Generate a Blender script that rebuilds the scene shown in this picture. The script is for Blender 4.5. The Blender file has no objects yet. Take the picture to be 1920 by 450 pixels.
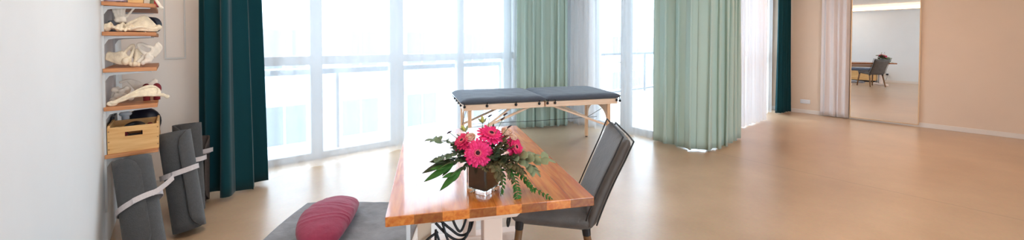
import bpy, bmesh, math, random
from mathutils import Vector, Matrix, noise
PI = math.pi
rnd = random.Random(7)
S = bpy.context.scene
COL = S.collection

# ------------------------------------------------------------------ helpers
def lin(c):
    return tuple(((x/255)/12.92 if x/255 <= .04045 else ((x/255+.055)/1.055)**2.4) for x in c) + (1.0,)

class MB:
    """collects shapes for ONE mesh"""
    def __init__(s): s.v = []; s.f = []
    def add(s, vs, fs):
        n = len(s.v); s.v += [tuple(v) for v in vs]; s.f += [tuple(i+n for i in f) for f in fs]; return s
    def box(s, x0, x1, y0, y1, z0, z1, M=None):
        vs = [Vector((x, y, z)) for x in (x0, x1) for y in (y0, y1) for z in (z0, z1)]
        if M is not None: vs = [M @ v for v in vs]
        return s.add(vs, [(0,1,3,2),(4,6,7,5),(0,4,5,1),(2,3,7,6),(0,2,6,4),(1,5,7,3)])
    def tube(s, pts, r, seg=8, closed=False, flat=1.0):
        pts = [Vector(p) for p in pts]; n = len(pts)
        rs = list(r) if isinstance(r, (list, tuple)) else [r]*n
        prev = None; vs = []; fs = []
        for i, p in enumerate(pts):
            a = pts[(i-1) % n] if (closed or i > 0) else p
            b = pts[(i+1) % n] if (closed or i < n-1) else p
            t = (b-a)
            t = t.normalized() if t.length > 1e-9 else Vector((0,0,1))
            if prev is None:
                u = t.orthogonal().normalized()
            else:
                u = prev - t*prev.dot(t)
                u = u.normalized() if u.length > 1e-6 else t.orthogonal().normalized()
            prev = u; w = t.cross(u)
            for k in range(seg):
                an = 2*PI*k/seg
                vs.append(p + u*math.cos(an)*rs[i] + w*math.sin(an)*rs[i]*flat)
        for i in range(n if closed else n-1):
            j = (i+1) % n
            for k in range(seg):
                k2 = (k+1) % seg
                fs.append((i*seg+k, i*seg+k2, j*seg+k2, j*seg+k))
        if not closed:
            fs.append(tuple(range(seg-1, -1, -1))); fs.append(tuple((n-1)*seg+k for k in range(seg)))
        return s.add(vs, fs)
    def lathe(s, prof, seg=20, M=None):
        vs = []; fs = []
        for r, z in prof:
            for k in range(seg):
                a = 2*PI*k/seg; v = Vector((r*math.cos(a), r*math.sin(a), z)); vs.append(M @ v if M is not None else v)
        for i in range(len(prof)-1):
            for k in range(seg):
                k2 = (k+1) % seg; fs.append((i*seg+k, i*seg+k2, (i+1)*seg+k2, (i+1)*seg+k))
        fs.append(tuple(range(seg-1, -1, -1))); fs.append(tuple((len(prof)-1)*seg+k for k in range(seg)))
        return s.add(vs, fs)
    def grid(s, fn, nu, nv, wrapu=False):
        vs = [fn(i/(nu if wrapu else nu-1), j/(nv-1)) for i in range(nu) for j in range(nv)]; fs = []
        for i in range(nu if wrapu else nu-1):
            i2 = (i+1) % nu
            for j in range(nv-1): fs.append((i*nv+j, i2*nv+j, i2*nv+j+1, i*nv+j+1))
        return s.add(vs, fs)
    def prism(s, poly, z0, z1, M=None):
        n = len(poly)
        vs = [Vector((x, y, z0)) for x, y in poly] + [Vector((x, y, z1)) for x, y in poly]
        if M is not None: vs = [M @ v for v in vs]
        return s.add(vs, [tuple(range(n-1, -1, -1)), tuple(range(n, 2*n))] + [(k, (k+1) % n, n+(k+1) % n, n+k) for k in range(n)])
    def ball(s, c, r, seg=10, sc=(1,1,1), M=None):
        prof = [(max(1e-4, r*math.sin(PI*i/seg)), -r*math.cos(PI*i/seg)) for i in range(seg+1)]
        T = Matrix.Translation(Vector(c)) @ (M if M is not None else Matrix()) @ Matrix.Diagonal((sc[0], sc[1], sc[2], 1))
        return s.lathe(prof, seg+4, T)
    def build(s, name, mat, parent=None, smooth=False, bevel=0, solid=0, sub=0, remesh=0, seg=2, offset=0):
        me = bpy.data.meshes.new(name); me.from_pydata(s.v, [], s.f); me.validate()
        bm = bmesh.new(); bm.from_mesh(me); bmesh.ops.recalc_face_normals(bm, faces=bm.faces); bm.to_mesh(me); bm.free()
        o = bpy.data.objects.new(name, me); COL.objects.link(o)
        me.materials.append(mat)
        if parent is not None: o.parent = parent
        if solid:
            m = o.modifiers.new('solid', 'SOLIDIFY'); m.thickness = solid; m.offset = offset
        if bevel:
            m = o.modifiers.new('bevel', 'BEVEL'); m.width = bevel; m.segments = seg; m.limit_method = 'ANGLE'; m.angle_limit = math.radians(40)
        if remesh:
            m = o.modifiers.new('remesh', 'REMESH'); m.mode = 'VOXEL'; m.voxel_size = remesh; m.use_smooth_shade = True
            m = o.modifiers.new('smooth', 'SMOOTH'); m.iterations = 4; m.factor = .5
        if sub:
            m = o.modifiers.new('sub', 'SUBSURF'); m.levels = sub; m.render_levels = sub
        if smooth:
            for p in me.polygons: p.use_smooth = True
        return o

def tag(o, label=None, cat=None, group=None, kind=None):
    if label: o['label'] = label
    if cat: o['category'] = cat
    if group: o['group'] = group
    if kind: o['kind'] = kind
    return o
def thing(name, label, cat, loc=(0,0,0), rz=0, group=None, rot=None):
    o = bpy.data.objects.new(name, None); COL.objects.link(o); o.location = loc
    o.rotation_euler = rot if rot else (0, 0, rz); o.empty_display_size = .05
    return tag(o, label, cat, group)
def struct(o): o['kind'] = 'structure'; return o
def copy_thing(o, loc, rz=None, label=None, parent=None):
    c = o.copy(); COL.objects.link(c)
    if parent is not None: c.parent = parent
    else:
        c.location = loc
        if rz is not None: c.rotation_euler = (0, 0, rz)
        if label: c['label'] = label
    for ch in list(o.children): copy_thing(ch, None, parent=c)
    return c
def RZ(a): return Matrix.Rotation(a, 4, 'Z')
def RX(a): return Matrix.Rotation(a, 4, 'X')
def RY(a): return Matrix.Rotation(a, 4, 'Y')
def T(*p): return Matrix.Translation(Vector(p))
def spline(pts, n=6):
    P = [Vector(p) for p in pts]; out = []
    for i in range(len(P)-1):
        p0 = P[max(i-1, 0)]; p1 = P[i]; p2 = P[i+1]; p3 = P[min(i+2, len(P)-1)]
        for k in range(n):
            t = k/n
            out.append(.5*((2*p1)+(p2-p0)*t+(2*p0-5*p1+4*p2-p3)*t*t+(3*p1-p0-3*p2+p3)*t**3))
    return out+[P[-1]]

# ------------------------------------------------------------------ materials
def newmat(name):
    m = bpy.data.materials.new(name); m.use_nodes = True
    nt = m.node_tree; nt.nodes.clear()
    out = nt.nodes.new('ShaderNodeOutputMaterial')
    return m, nt, out
def pmat(name, col, rough=.5, var=.0, scale=20, bump=0, bscale=60, metal=0, sheen=0, coat=0, stretch=(1,1,1), spec=.5):
    m, nt, out = newmat(name)
    b = nt.nodes.new('ShaderNodeBsdfPrincipled'); nt.links.new(b.outputs[0], out.inputs[0])
    c = lin(col); b.inputs['Base Color'].default_value = c; b.inputs['Roughness'].default_value = rough
    b.inputs['Metallic'].default_value = metal; b.inputs['Sheen Weight'].default_value = sheen
    b.inputs['Coat Weight'].default_value = coat; b.inputs['Coat Roughness'].default_value = .08
    b.inputs['Specular IOR Level'].default_value = spec
    tc = nt.nodes.new('ShaderNodeTexCoord'); mp = nt.nodes.new('ShaderNodeMapping'); mp.inputs['Scale'].default_value = stretch
    nt.links.new(tc.outputs['Object'], mp.inputs[0])
    if var:
        n = nt.nodes.new('ShaderNodeTexNoise'); n.inputs['Scale'].default_value = scale; n.inputs['Detail'].default_value = 5
        nt.links.new(mp.outputs[0], n.inputs['Vector'])
        r = nt.nodes.new('ShaderNodeValToRGB'); r.color_ramp.elements[0].position = .3; r.color_ramp.elements[1].position = .7
        r.color_ramp.elements[0].color = tuple(x*(1-var) for x in c[:3])+(1,)
        r.color_ramp.elements[1].color = tuple(min(1, x*(1+var)) for x in c[:3])+(1,)
        nt.links.new(n.outputs[0], r.inputs[0]); nt.links.new(r.outputs[0], b.inputs['Base Color'])
    if bump:
        n2 = nt.nodes.new('ShaderNodeTexNoise'); n2.inputs['Scale'].default_value = bscale; n2.inputs['Detail'].default_value = 4
        nt.links.new(mp.outputs[0], n2.inputs['Vector'])
        bp = nt.nodes.new('ShaderNodeBump'); bp.inputs['Strength'].default_value = bump; bp.inputs['Distance'].default_value = .01
        nt.links.new(n2.outputs[0], bp.inputs['Height']); nt.links.new(bp.outputs[0], b.inputs['Normal'])
    return m
def emat(name, col, strength):
    m, nt, out = newmat(name); e = nt.nodes.new('ShaderNodeEmission')
    e.inputs[0].default_value = lin(col); e.inputs[1].default_value = strength
    nt.links.new(e.outputs[0], out.inputs[0]); return m
def wood(name, c1, c2, axis='Y', rough=.45, coat=0, staves=None, spec=.5):
    """grain runs along the given object axis; optional staves (width, length)"""
    m, nt, out = newmat(name); L = nt.links
    b = nt.nodes.new('ShaderNodeBsdfPrincipled'); L.new(b.outputs[0], out.inputs[0])
    b.inputs['Roughness'].default_value = rough; b.inputs['Coat Weight'].default_value = coat; b.inputs['Coat Roughness'].default_value = .06; b.inputs['Coat IOR'].default_value = 1.55
    b.inputs['Specular IOR Level'].default_value = spec
    tc = nt.nodes.new('ShaderNodeTexCoord'); mp = nt.nodes.new('ShaderNodeMapping')
    sc = {'X': (1.2, 14, 14), 'Y': (14, 1.2, 14), 'Z': (14, 14, 1.2)}[axis]; mp.inputs['Scale'].default_value = sc
    L.new(tc.outputs['Object'], mp.inputs[0])
    n = nt.nodes.new('ShaderNodeTexNoise'); n.inputs['Scale'].default_value = 3.5; n.inputs['Detail'].default_value = 7; n.inputs['Distortion'].default_value = .6
    L.new(mp.outputs[0], n.inputs['Vector'])
    r = nt.nodes.new('ShaderNodeValToRGB'); r.color_ramp.elements[0].position = .32; r.color_ramp.elements[1].position = .68
    r.color_ramp.elements[0].color = lin(c1); r.color_ramp.elements[1].color = lin(c2)
    L.new(n.outputs[0], r.inputs[0]); colout = r.outputs[0]
    if staves:
        mp2 = nt.nodes.new('ShaderNodeMapping'); mp2.inputs['Rotation'].default_value = (0, 0, PI/2); L.new(tc.outputs['Object'], mp2.inputs[0])
        br = nt.nodes.new('ShaderNodeTexBrick'); L.new(mp2.outputs[0], br.inputs['Vector'])
        br.inputs['Scale'].default_value = 1; br.inputs['Brick Width'].default_value = staves[1]; br.inputs['Row Height'].default_value = staves[0]
        br.inputs['Mortar Size'].default_value = .0006; br.inputs['Color1'].default_value = (.76, .73, .71, 1); br.inputs['Color2'].default_value = (1.0, 1.0, 1.0, 1)
        br.inputs['Mortar'].default_value = (.35, .3, .28, 1)
        mx = nt.nodes.new('ShaderNodeMix'); mx.data_type = 'RGBA'; mx.blend_type = 'MULTIPLY'; mx.inputs[0].default_value = .9
        L.new(colout, mx.inputs['A']); L.new(br.outputs['Color'], mx.inputs['B']); colout = mx.outputs['Result']
    L.new(colout, b.inputs['Base Color'])
    return m
def cloth(name, col, trans=.3, rough=.9, weave=True, tcol=None):
    """woven curtain cloth: diffuse with some light coming through"""
    m, nt, out = newmat(name); L = nt.links
    d = nt.nodes.new('ShaderNodeBsdfPrincipled'); d.inputs['Base Color'].default_value = lin(col); d.inputs['Roughness'].default_value = rough
    d.inputs['Specular IOR Level'].default_value = .15; d.inputs['Sheen Weight'].default_value = .15
    t = nt.nodes.new('ShaderNodeBsdfTranslucent'); t.inputs[0].default_value = lin(tcol or col)
    mx = nt.nodes.new('ShaderNodeMixShader'); mx.inputs[0].default_value = trans
    L.new(d.outputs[0], mx.inputs[1]); L.new(t.outputs[0], mx.inputs[2]); L.new(mx.outputs[0], out.inputs[0])
    return m
def sheer(name, col, opac, trans=.6):
    m, nt, out = newmat(name); L = nt.links
    tr = nt.nodes.new('ShaderNodeBsdfTransparent'); tr.inputs[0].default_value = (1, 1, 1, 1)
    d = nt.nodes.new('ShaderNodeBsdfDiffuse'); d.inputs[0].default_value = lin(col)
    t = nt.nodes.new('ShaderNodeBsdfTranslucent'); t.inputs[0].default_value = lin(col)
    a = nt.nodes.new('ShaderNodeMixShader'); a.inputs[0].default_value = trans
    L.new(d.outputs[0], a.inputs[1]); L.new(t.outputs[0], a.inputs[2])
    b = nt.nodes.new('ShaderNodeMixShader'); b.inputs[0].default_value = opac
    L.new(tr.outputs[0], b.inputs[1]); L.new(a.outputs[0], b.inputs[2]); L.new(b.outputs[0], out.inputs[0])
    return m
def glassmat(name, col=(1,1,1,1), ior=1.45, thin=False, refl=.06):
    m, nt, out = newmat(name); L = nt.links
    if thin:
        tr = nt.nodes.new('ShaderNodeBsdfTransparent'); tr.inputs[0].default_value = col
        g = nt.nodes.new('ShaderNodeBsdfGlossy'); g.inputs['Roughness'].default_value = .02
        mx = nt.nodes.new('ShaderNodeMixShader'); mx.inputs[0].default_value = refl
        L.new(tr.outputs[0], mx.inputs[1]); L.new(g.outputs[0], mx.inputs[2]); L.new(mx.outputs[0], out.inputs[0])
    else:
        b = nt.nodes.new('ShaderNodeBsdfPrincipled'); b.inputs['Base Color'].default_value = col
        b.inputs['Transmission Weight'].default_value = 1; b.inputs['Roughness'].default_value = .02; b.inputs['IOR'].default_value = ior
        L.new(b.outputs[0], out.inputs[0])
    return m
def floormat_():
    m, nt, out = newmat('poured_floor'); L = nt.links
    b = nt.nodes.new('ShaderNodeBsdfPrincipled'); L.new(b.outputs[0], out.inputs[0])
    b.inputs['Roughness'].default_value = .33; b.inputs['Coat Weight'].default_value = .5; b.inputs['Coat Roughness'].default_value = .3; b.inputs['Specular IOR Level'].default_value = .5
    tc = nt.nodes.new('ShaderNodeTexCoord')
    n = nt.nodes.new('ShaderNodeTexNoise'); n.inputs['Scale'].default_value = 1.6; n.inputs['Detail'].default_value = 8; n.inputs['Roughness'].default_value = .62
    L.new(tc.outputs['Object'], n.inputs['Vector'])
    r = nt.nodes.new('ShaderNodeValToRGB'); r.color_ramp.elements[0].position = .34; r.color_ramp.elements[1].position = .68
    r.color_ramp.elements[0].color = lin((178, 146, 115)); r.color_ramp.elements[1].color = lin((197, 167, 136))
    L.new(n.outputs[0], r.inputs[0])
    n3 = nt.nodes.new('ShaderNodeTexNoise'); n3.inputs['Scale'].default_value = 45; n3.inputs['Detail'].default_value = 3
    L.new(tc.outputs['Object'], n3.inputs['Vector'])
    mx0 = nt.nodes.new('ShaderNodeMix'); mx0.data_type = 'RGBA'; mx0.blend_type = 'OVERLAY'; mx0.inputs[0].default_value = .12
    L.new(r.outputs[0], mx0.inputs['A']); L.new(n3.outputs['Color'], mx0.inputs['B'])
    # expansion joint across the floor at x = 4.97
    sx = nt.nodes.new('ShaderNodeSeparateXYZ'); L.new(tc.outputs['Object'], sx.inputs[0])
    n2 = nt.nodes.new('ShaderNodeTexNoise'); n2.inputs['Scale'].default_value = 3; L.new(tc.outputs['Object'], n2.inputs['Vector'])
    ma = nt.nodes.new('ShaderNodeMath'); ma.operation = 'MULTIPLY_ADD'; ma.inputs[1].default_value = .03; L.new(n2.outputs[0], ma.inputs[0]); L.new(sx.outputs[0], ma.inputs[2])
    su = nt.nodes.new('ShaderNodeMath'); su.operation = 'SUBTRACT'; su.inputs[1].default_value = 4.985; L.new(ma.outputs[0], su.inputs[0])
    ab = nt.nodes.new('ShaderNodeMath'); ab.operation = 'ABSOLUTE'; L.new(su.outputs[0], ab.inputs[0])
    lt = nt.nodes.new('ShaderNodeMath'); lt.operation = 'LESS_THAN'; lt.inputs[1].default_value = .009; L.new(ab.outputs[0], lt.inputs[0])
    mj = nt.nodes.new('ShaderNodeMath'); mj.operation = 'MULTIPLY'; mj.inputs[1].default_value = .3; L.new(lt.outputs[0], mj.inputs[0])
    mx = nt.nodes.new('ShaderNodeMix'); mx.data_type = 'RGBA'; L.new(mj.outputs[0], mx.inputs[0])
    L.new(mx0.outputs['Result'], mx.inputs['A']); mx.inputs['B'].default_value = lin((110, 85, 65))
    L.new(mx.outputs['Result'], b.inputs['Base Color'])
    rr = nt.nodes.new('ShaderNodeMapRange'); rr.inputs['To Min'].default_value = .27; rr.inputs['To Max'].default_value = .42
    L.new(n.outputs[0], rr.inputs[0]); L.new(rr.outputs[0], b.inputs['Roughness'])
    return m

M = {}
M['floor'] = floormat_()
M['wall'] = pmat('painted_wall', (228, 229, 229), .7, .015, 3, .05, 200)
M['wall_beige'] = pmat('beige_paint', (224, 203, 182), .7, .015, 3, .05, 200)
M['wall_warm'] = pmat('warm_white_paint', (252, 236, 223), .7, .015, 3, .05, 200)
M['ceil'] = pmat('ceiling_paint', (240, 238, 234), .8)
M['trim'] = pmat('trim_paint', (228, 220, 212), .45)
M['frame'] = pmat('window_frame_paint', (188, 192, 198), .4)
M['pane'] = glassmat('window_glass', (.97, .985, .99, 1), thin=True, refl=.05)
M['sheer'] = sheer('sheer_voile', (252, 251, 251), .32, .6)
M['sheer_dense'] = sheer('dense_voile', (240, 240, 243), .92, .16)
M['mint'] = cloth('mint_cloth', (198, 218, 208), .18)
M['teal'] = cloth('teal_velvet', (13, 62, 70), .04)
M['white_curtain'] = cloth('white_curtain_cloth', (238, 230, 228), .25)
M['shelf_wood'] = wood('shelf_oak', (176, 108, 62), (214, 150, 98), 'X', .5)
M['steel'] = pmat('shelf_steel', (205, 203, 200), .4, metal=.2)
M['crate_wood'] = wood('crate_pine', (214, 158, 92), (235, 190, 128), 'X', .55)
M['bone'] = pmat('bone', (244, 224, 196), .5, .16, 30, .5, 60)
M['bone2'] = pmat('pale_bone', (236, 224, 208), .5, .1, 30, .25, 90)
M['red'] = pmat('dark_red_cloth', (120, 24, 34), .8, .2, 40)
M['redbox'] = pmat('red_card', (178, 40, 48), .6)
M['black'] = pmat('black_plastic', (22, 22, 26), .4)
M['navy'] = pmat('navy_vinyl', (30, 30, 44), .35)
M['greyblue'] = pmat('grey_blue_plastic', (150, 160, 172), .5)
M['lilac'] = pmat('lilac_cloth', (205, 190, 205), .8, .1, 30)
M['cream'] = pmat('cream_card', (236, 225, 205), .7)
M['olive'] = pmat('olive_cloth', (128, 126, 92), .8, .15, 50)
M['felt'] = pmat('grey_felt', (72, 72, 73), .9, .10, 60, .25, 160, sheen=.15)
M['felt_brown'] = pmat('brown_grey_felt', (84, 74, 70), .92, .12, 60, .25, 160)
M['strap'] = pmat('pale_strap', (205, 196, 196), .8, .06, 120, .3, 300)
M['table_wood'] = wood('table_beech', (200, 98, 28), (238, 150, 66), 'Y', .26, .7, (.105, .9))
M['white_metal'] = pmat('white_metal', (240, 216, 200), .4)
M['tray'] = pmat('beige_tray', (214, 190, 166), .5)
M['plastic_white'] = pmat('white_plastic', (225, 228, 232), .4)
M['chair_cloth'] = pmat('charcoal_leather', (88, 80, 75), .6, .16, 14, .25, 60, sheen=.1)
M['piping'] = pmat('dark_piping', (40, 37, 36), .7)
M['leg_wood'] = wood('chair_leg_wood', (104, 70, 40), (148, 104, 64), 'Z', .5)
M['pad'] = pmat('slate_cotton', (74, 80, 92), .85, .08, 60, .2, 30, sheen=.2)
M['birch'] = wood('birch', (236, 200, 170), (248, 222, 198), 'X', .5)
M['birch_leg'] = wood('birch_leg', (218, 168, 126), (238, 198, 160), 'Z', .5)
M['cable'] = pmat('cable_black', (18, 18, 20), .5)
M['wire'] = pmat('steel_wire', (80, 78, 80), .4, metal=.6)
M['blanket'] = pmat('grey_blanket', (128, 127, 130), .95, .25, 7, .9, 14, sheen=.2)
M['burgundy'] = pmat('burgundy_cotton', (146, 46, 76), .85, .07, 20, .5, 18, sheen=.2)
M['pink'] = pmat('gerbera_pink', (250, 48, 124), .55, .14, 40)
M['pink_dark'] = pmat('dark_pink', (226, 34, 100), .6, .15, 40)
M['petal_pale'] = pmat('rose_peach', (240, 200, 176), .6, .1, 40)
M['disc'] = pmat('flower_disc', (52, 16, 24), .9, .3, 200)
M['ring'] = pmat('flower_ring', (225, 90, 110), .8, .3, 200)
M['stem'] = pmat('green_stem', (88, 104, 52), .6)
M['euc'] = pmat('eucalyptus_leaf', (112, 128, 98), .6, .15, 30, spec=.2)
M['euc_pale'] = pmat('pale_eucalyptus_leaf', (142, 148, 112), .6, .15, 30, spec=.2)
M['fern'] = pmat('fern_green', (62, 108, 44), .55, .2, 30, spec=.2)
M['darkleaf'] = pmat('dark_leaf', (62, 70, 46), .6, .25, 30, spec=.2)
M['brownleaf'] = pmat('olive_brown_leaf', (104, 92, 62), .7, .25, 40, spec=.2)
M['catkin'] = pmat('dark_catkin', (58, 36, 44), .8, .2, 80)
M['bud'] = pmat('yellow_green_bud', (176, 172, 84), .6, .15, 60)
M['lining'] = pmat('dark_leaf_lining', (44, 40, 30), .5, .35, 25)
M['glass'] = glassmat('clear_glass', (.95, .98, .97, 1))
M['mirror'] = pmat('mirror_silver', (242, 242, 242), .0, metal=1)
M['mirror_frame'] = pmat('mirror_frame_wood', (226, 196, 160), .5)
M['cushion_blue'] = pmat('slate_cushion', (88, 96, 112), .9, .1, 40)
M['facade'] = pmat('facade_plaster', (196, 202, 210), .9, .02, 1)
M['facade_dark'] = pmat('facade_window', (98, 104, 110), .3)
M['balcony'] = pmat('balcony_concrete', (200, 200, 198), .9, .05, 4)
M['rail'] = pmat('railing_paint', (64, 70, 78), .5)
M['rail_pale'] = pmat('pale_railing_paint', (168, 172, 178), .5)
M['led'] = emat('warm_led', (255, 214, 168), 8)
M['lamp'] = emat('warm_fill_lamp', (255, 188, 132), 38)  # glow of the added warm fill lamps
M['lamp_fill_white'] = emat('white_fill_lamp', (255, 244, 232), 70)  # glow of the added white fill lamp

CEIL = 2.75
# ------------------------------------------------------------------ the setting
XR = 9.15           # mirror wall
YB = -3.5           # wall behind
YW = 4.95           # first window wall
X2 = 5.05           # balcony door wall
Y3 = 2.72           # third window wall
# left wall leans very slightly out of square
LW = lambda y: -.575 - .065*(y-3.6)
struct(MB().add([(-.9,YB,-.12),(XR+.2,YB,-.12),(XR+.2,YW+.3,-.12),(-.9,YW+.3,-.12),(-.9,YB,0),(XR+.2,YB,0),(XR+.2,YW+.3,0),(-.9,YW+.3,0)],
     [(0,3,2,1),(4,5,6,7),(0,1,5,4),(1,2,6,5),(2,3,7,6),(3,0,4,7)]).build('floor', M['floor']))
struct(MB().prism([(-.95,YB-.2),(XR+.2,YB-.2),(XR+.2,Y3+.25),(X2+.3,Y3+.25),(X2+.3,YW+.25),(-.95,YW+.25)], CEIL, CEIL+.25).build('ceiling', M['ceil']))
struct(MB().prism([(LW(YB),YB),(LW(YW+.2),YW+.2),(-.95,YW+.2),(-.95,YB)], 0, CEIL).build('wall_left', M['wall']))
struct(MB().box(-.95, .2, YB-.2, YB, 0, CEIL).box(3.8, XR+.2, YB-.2, YB, 0, CEIL).box(.2, 3.8, YB-.2, YB, 2.6, CEIL).box(.2, 3.8, YB-.2, YB, 0, .2).build('wall_back', M['wall']))  # opening left for the added fill window
struct(MB().box(XR, XR+.2, YB, Y3+.25, 0, CEIL).build('wall_right', M['wall_beige']))
struct(MB().box(-.95, .36, YW-.02, YW+.2, 0, CEIL).build('wall_front', M['wall_warm']))
struct(MB().box(4.0, X2+.25, YW-.02, YW+.2, 0, CEIL).box(X2, X2+.25, 4.12, YW-.02, 0, CEIL).build('wall_corner', M['wall']))
struct(MB().box(X2, X2+.25, Y3, 2.9, 0, CEIL).box(X2+.25, 5.5, Y3, Y3+.2, 0, CEIL).build('wall_pier', M['wall']))
struct(MB().box(9.02, XR, Y3, Y3+.2, 0, CEIL).build('wall_side', M['wall_beige']))
# lintels above the windows
struct(MB().box(.36, 4.0, YW-.02, YW+.2, 2.6, CEIL).build('trim_1', M['wall']))
struct(MB().box(X2, X2+.2, 2.9, 4.12, 2.6, CEIL).build('trim_2', M['wall']))
struct(MB().box(5.5, 9.02, Y3, Y3+.2, 2.6, CEIL).build('trim_3', M['wall']))
# baseboards
struct(MB().box(XR-.014, XR, YB, Y3, 0, .075).build('baseboard_right', M['trim'], bevel=.004))
struct(MB().prism([(LW(YB)+.014,YB),(LW(3.55)+.014,3.55),(LW(3.55),3.55),(LW(YB),YB)], 0, .075).build('baseboard_left', M['trim']))
struct(MB().box(-.6, .36, YW-.034, YW-.02, 0, .075).build('baseboard_front', M['trim']))
struct(MB().box(-.1, XR-.02, YB, YB+.014, 0, .075).build('baseboard_back', M['trim']))

def window(name, p0, p1, uprights, transoms, zt=2.6, zb=0.0, depth=.08):
    """framed glazing between two floor points; uprights = [(from, to)] along it, transoms = [(z0, z1)]"""
    p0 = Vector(p0); p1 = Vector(p1); d = (p1-p0).length
    ang = math.atan2(p1.y-p0.y, p1.x-p0.x)
    w = thing(name, None, None, (p0.x, p0.y, 0), ang); struct(w)
    fr = MB()
    for a, b in uprights: fr.box(a, b, -depth/2, depth/2, zb, zt)
    fr.build('mullion', M['frame'], w, bevel=.006)
    tr = MB()
    for a, b in transoms: tr.box(0, d, -depth/2+.004, depth/2-.004, a, b)
    tr.build('transom', M['frame'], w, bevel=.006)
    MB().box(.01, d-.01, -.006, .006, zb+.02, zt-.02).build('pane', M['pane'], w)
    return w
window('window_1', (.36, YW+.05), (4.0, YW+.05), [(0,.06),(.54,.67),(1.5,1.69),(2.54,2.66),(3.43,3.6)], [(0,.078),(1.135,1.24),(2.52,2.6)])
w2 = window('door_1', (X2+.05, 4.12), (X2+.05, 2.9), [(0,.08),(.56,.735),(1.14,1.22)], [(0,.09),(2.5,2.6)])
h = MB(); h.box(.63,.66,-.062,-.04,1.03,1.15); h.tube([(.645,-.06,1.09),(.645,-.095,1.09),(.56,-.097,1.09)], .009, 8)
h.build('door_handle', M['steel'], w2, bevel=.002)
window('window_2', (5.5, Y3+.08), (9.02, Y3+.08), [(0,.06),(1.0,1.15),(2.1,2.25),(3.46,3.52)], [(0,.078),(1.135,1.24),(2.52,2.6)])

window('fill_window', (3.8, YB-.1), (.2, YB-.1), [(0,.06),(1.75,1.85),(3.54,3.6)], [(.2,.27),(2.53,2.6)], 2.6, .2)  # window added behind the camera to let in fill daylight
# outside: balcony, railings, street facade
struct(MB().box(X2+.25, 15, Y3+.3, 6.35, -.25, -.03).build('trim_4', M['balcony']))
rl = thing('balcony_railing', 'pale grey balcony railing outside the glazed balcony door', 'railing', (5.4, 6.2, -.03))
MB().box(-.05, 9.3, -.04, .04, 1.09, 1.15).build('handrail', M['rail'], rl, bevel=.01)
MB().box(-.05, 9.3, -.02, .02, .06, .1).build('bottom_rail', M['rail'], rl)
for k in range(9): MB().box(k*1.15, k*1.15+.045, -.022, .022, .005, 1.09).build('post', M['rail'], rl)
rl2 = thing('window_guard_rail', 'pale horizontal guard rail outside the long window behind the sheer curtain', 'railing', (.36, YW+.32, 0))
MB().box(0, 3.6, -.03, .03, 1.0, 1.07).build('handrail', M['rail_pale'], rl2, bevel=.008)
for k in range(5): MB().box(.0+k*.89, .035+k*.89, -.02, .02, -.03, 1.0).build('post', M['rail_pale'], rl2)
struct(MB().box(-.9, X2+.25, YW+.2, YW+.5, -.25, -.03).build('trim_5', M['balcony']))

def facade(name, label, x0, x1, y, z0, z1, first, step, wfloor, storeys):
    b = thing(name, label, 'building', (x0, y, z0))
    MB().box(0, x1-x0, 0, 6, 0, z1-z0).build('wall', M['facade'], b)
    for s_ in range(storeys):
        zz = first + s_*wfloor
        MB().box(0, x1-x0, -.18, -.002, zz+1.75, zz+1.95).build('cornice', M['facade'], b)
        x = .9
        while x+1.5 < x1-x0:
            w = MB().box(x, x+1.5, -.03, -.002, zz, zz+1.5).build('window', M['facade_dark'], b)
            MB().box(x+.7, x+.78, -.05, -.032, zz, zz+1.5).box(x-.06, x+1.56, -.1, -.032, zz-.1, zz).build('window_frame', M['facade'], w)
            x += step
    return b
facade('apartment_building', 'pale apartment house across the street seen through the long sheer curtain', -14, 13, 17, -7, 4.2, 1.4, 2.9, 3.0, 3)
facade('apartment_building', 'pale apartment house beyond the balcony seen through the glazed door', 14, 40, 20, -7, 4.6, 1.2, 3.1, 3.1, 3)
struct(MB().box(-30, 50, 6.6, 60, -7.3, -7).build('trim_6', M['balcony']))

# flush access panel on the beige wall beside the shelf
p = thing('access_panel', 'pale flush access panel on the beige wall beside the teal curtain', 'panel', (-.36, YW-.02, 1.255))
MB().box(0, .135, -.012, -.001, 0, 1.2).build('door', M['wall_warm'], p, bevel=.003)
MB().box(-.012, .0, -.016, -.001, -.012, 1.212).box(.135, .147, -.016, -.001, -.012, 1.212).box(0, .135, -.016, -.001, -.012, 0).box(0, .135, -.016, -.001, 1.2, 1.212).build('frame', M['trim'], p)

# sockets
def socket(name, label, loc, rz, n, plug=False):
    o = thing(name, label, 'socket', loc, rz)
    MB().box(-.04*n, .04*n, -.012, 0, -.04, .04).build('face_plate', M['plastic_white'], o, bevel=.004)
    for k in range(n):
        x = -.04*n+.04+.08*k
        MB().lathe([(.024,0),(.024,.004),(.019,.005),(.018,.001)], 16, T(x,-.012,0) @ RX(PI/2)).build('socket_insert', M['plastic_white'], o)
    return o
socket('wall_socket', 'white double socket low on the wall between dark teal curtain and mirror', (XR, 2.13, .235), -PI/2, 2)
sk = socket('wall_socket', 'white wall socket with black plug seen low in the mirror', (LW(1.27), 1.27, .28), PI/2+.065, 1)
pl = MB().box(-.03,.03,-.07,-.018,-.025,.025); pl.tube([(0,-.06,-.02),(0,-.07,-.1),(.03,-.04,-.2),(.1,-.03,-.272)], .004, 6)
tag(pl.build('power_plug', M['black'], bevel=.004), 'black power plug in the socket seen low in the mirror', 'plug')
bpy.data.objects['power_plug'].location = sk.location; bpy.data.objects['power_plug'].rotation_euler = sk.rotation_euler

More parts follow.
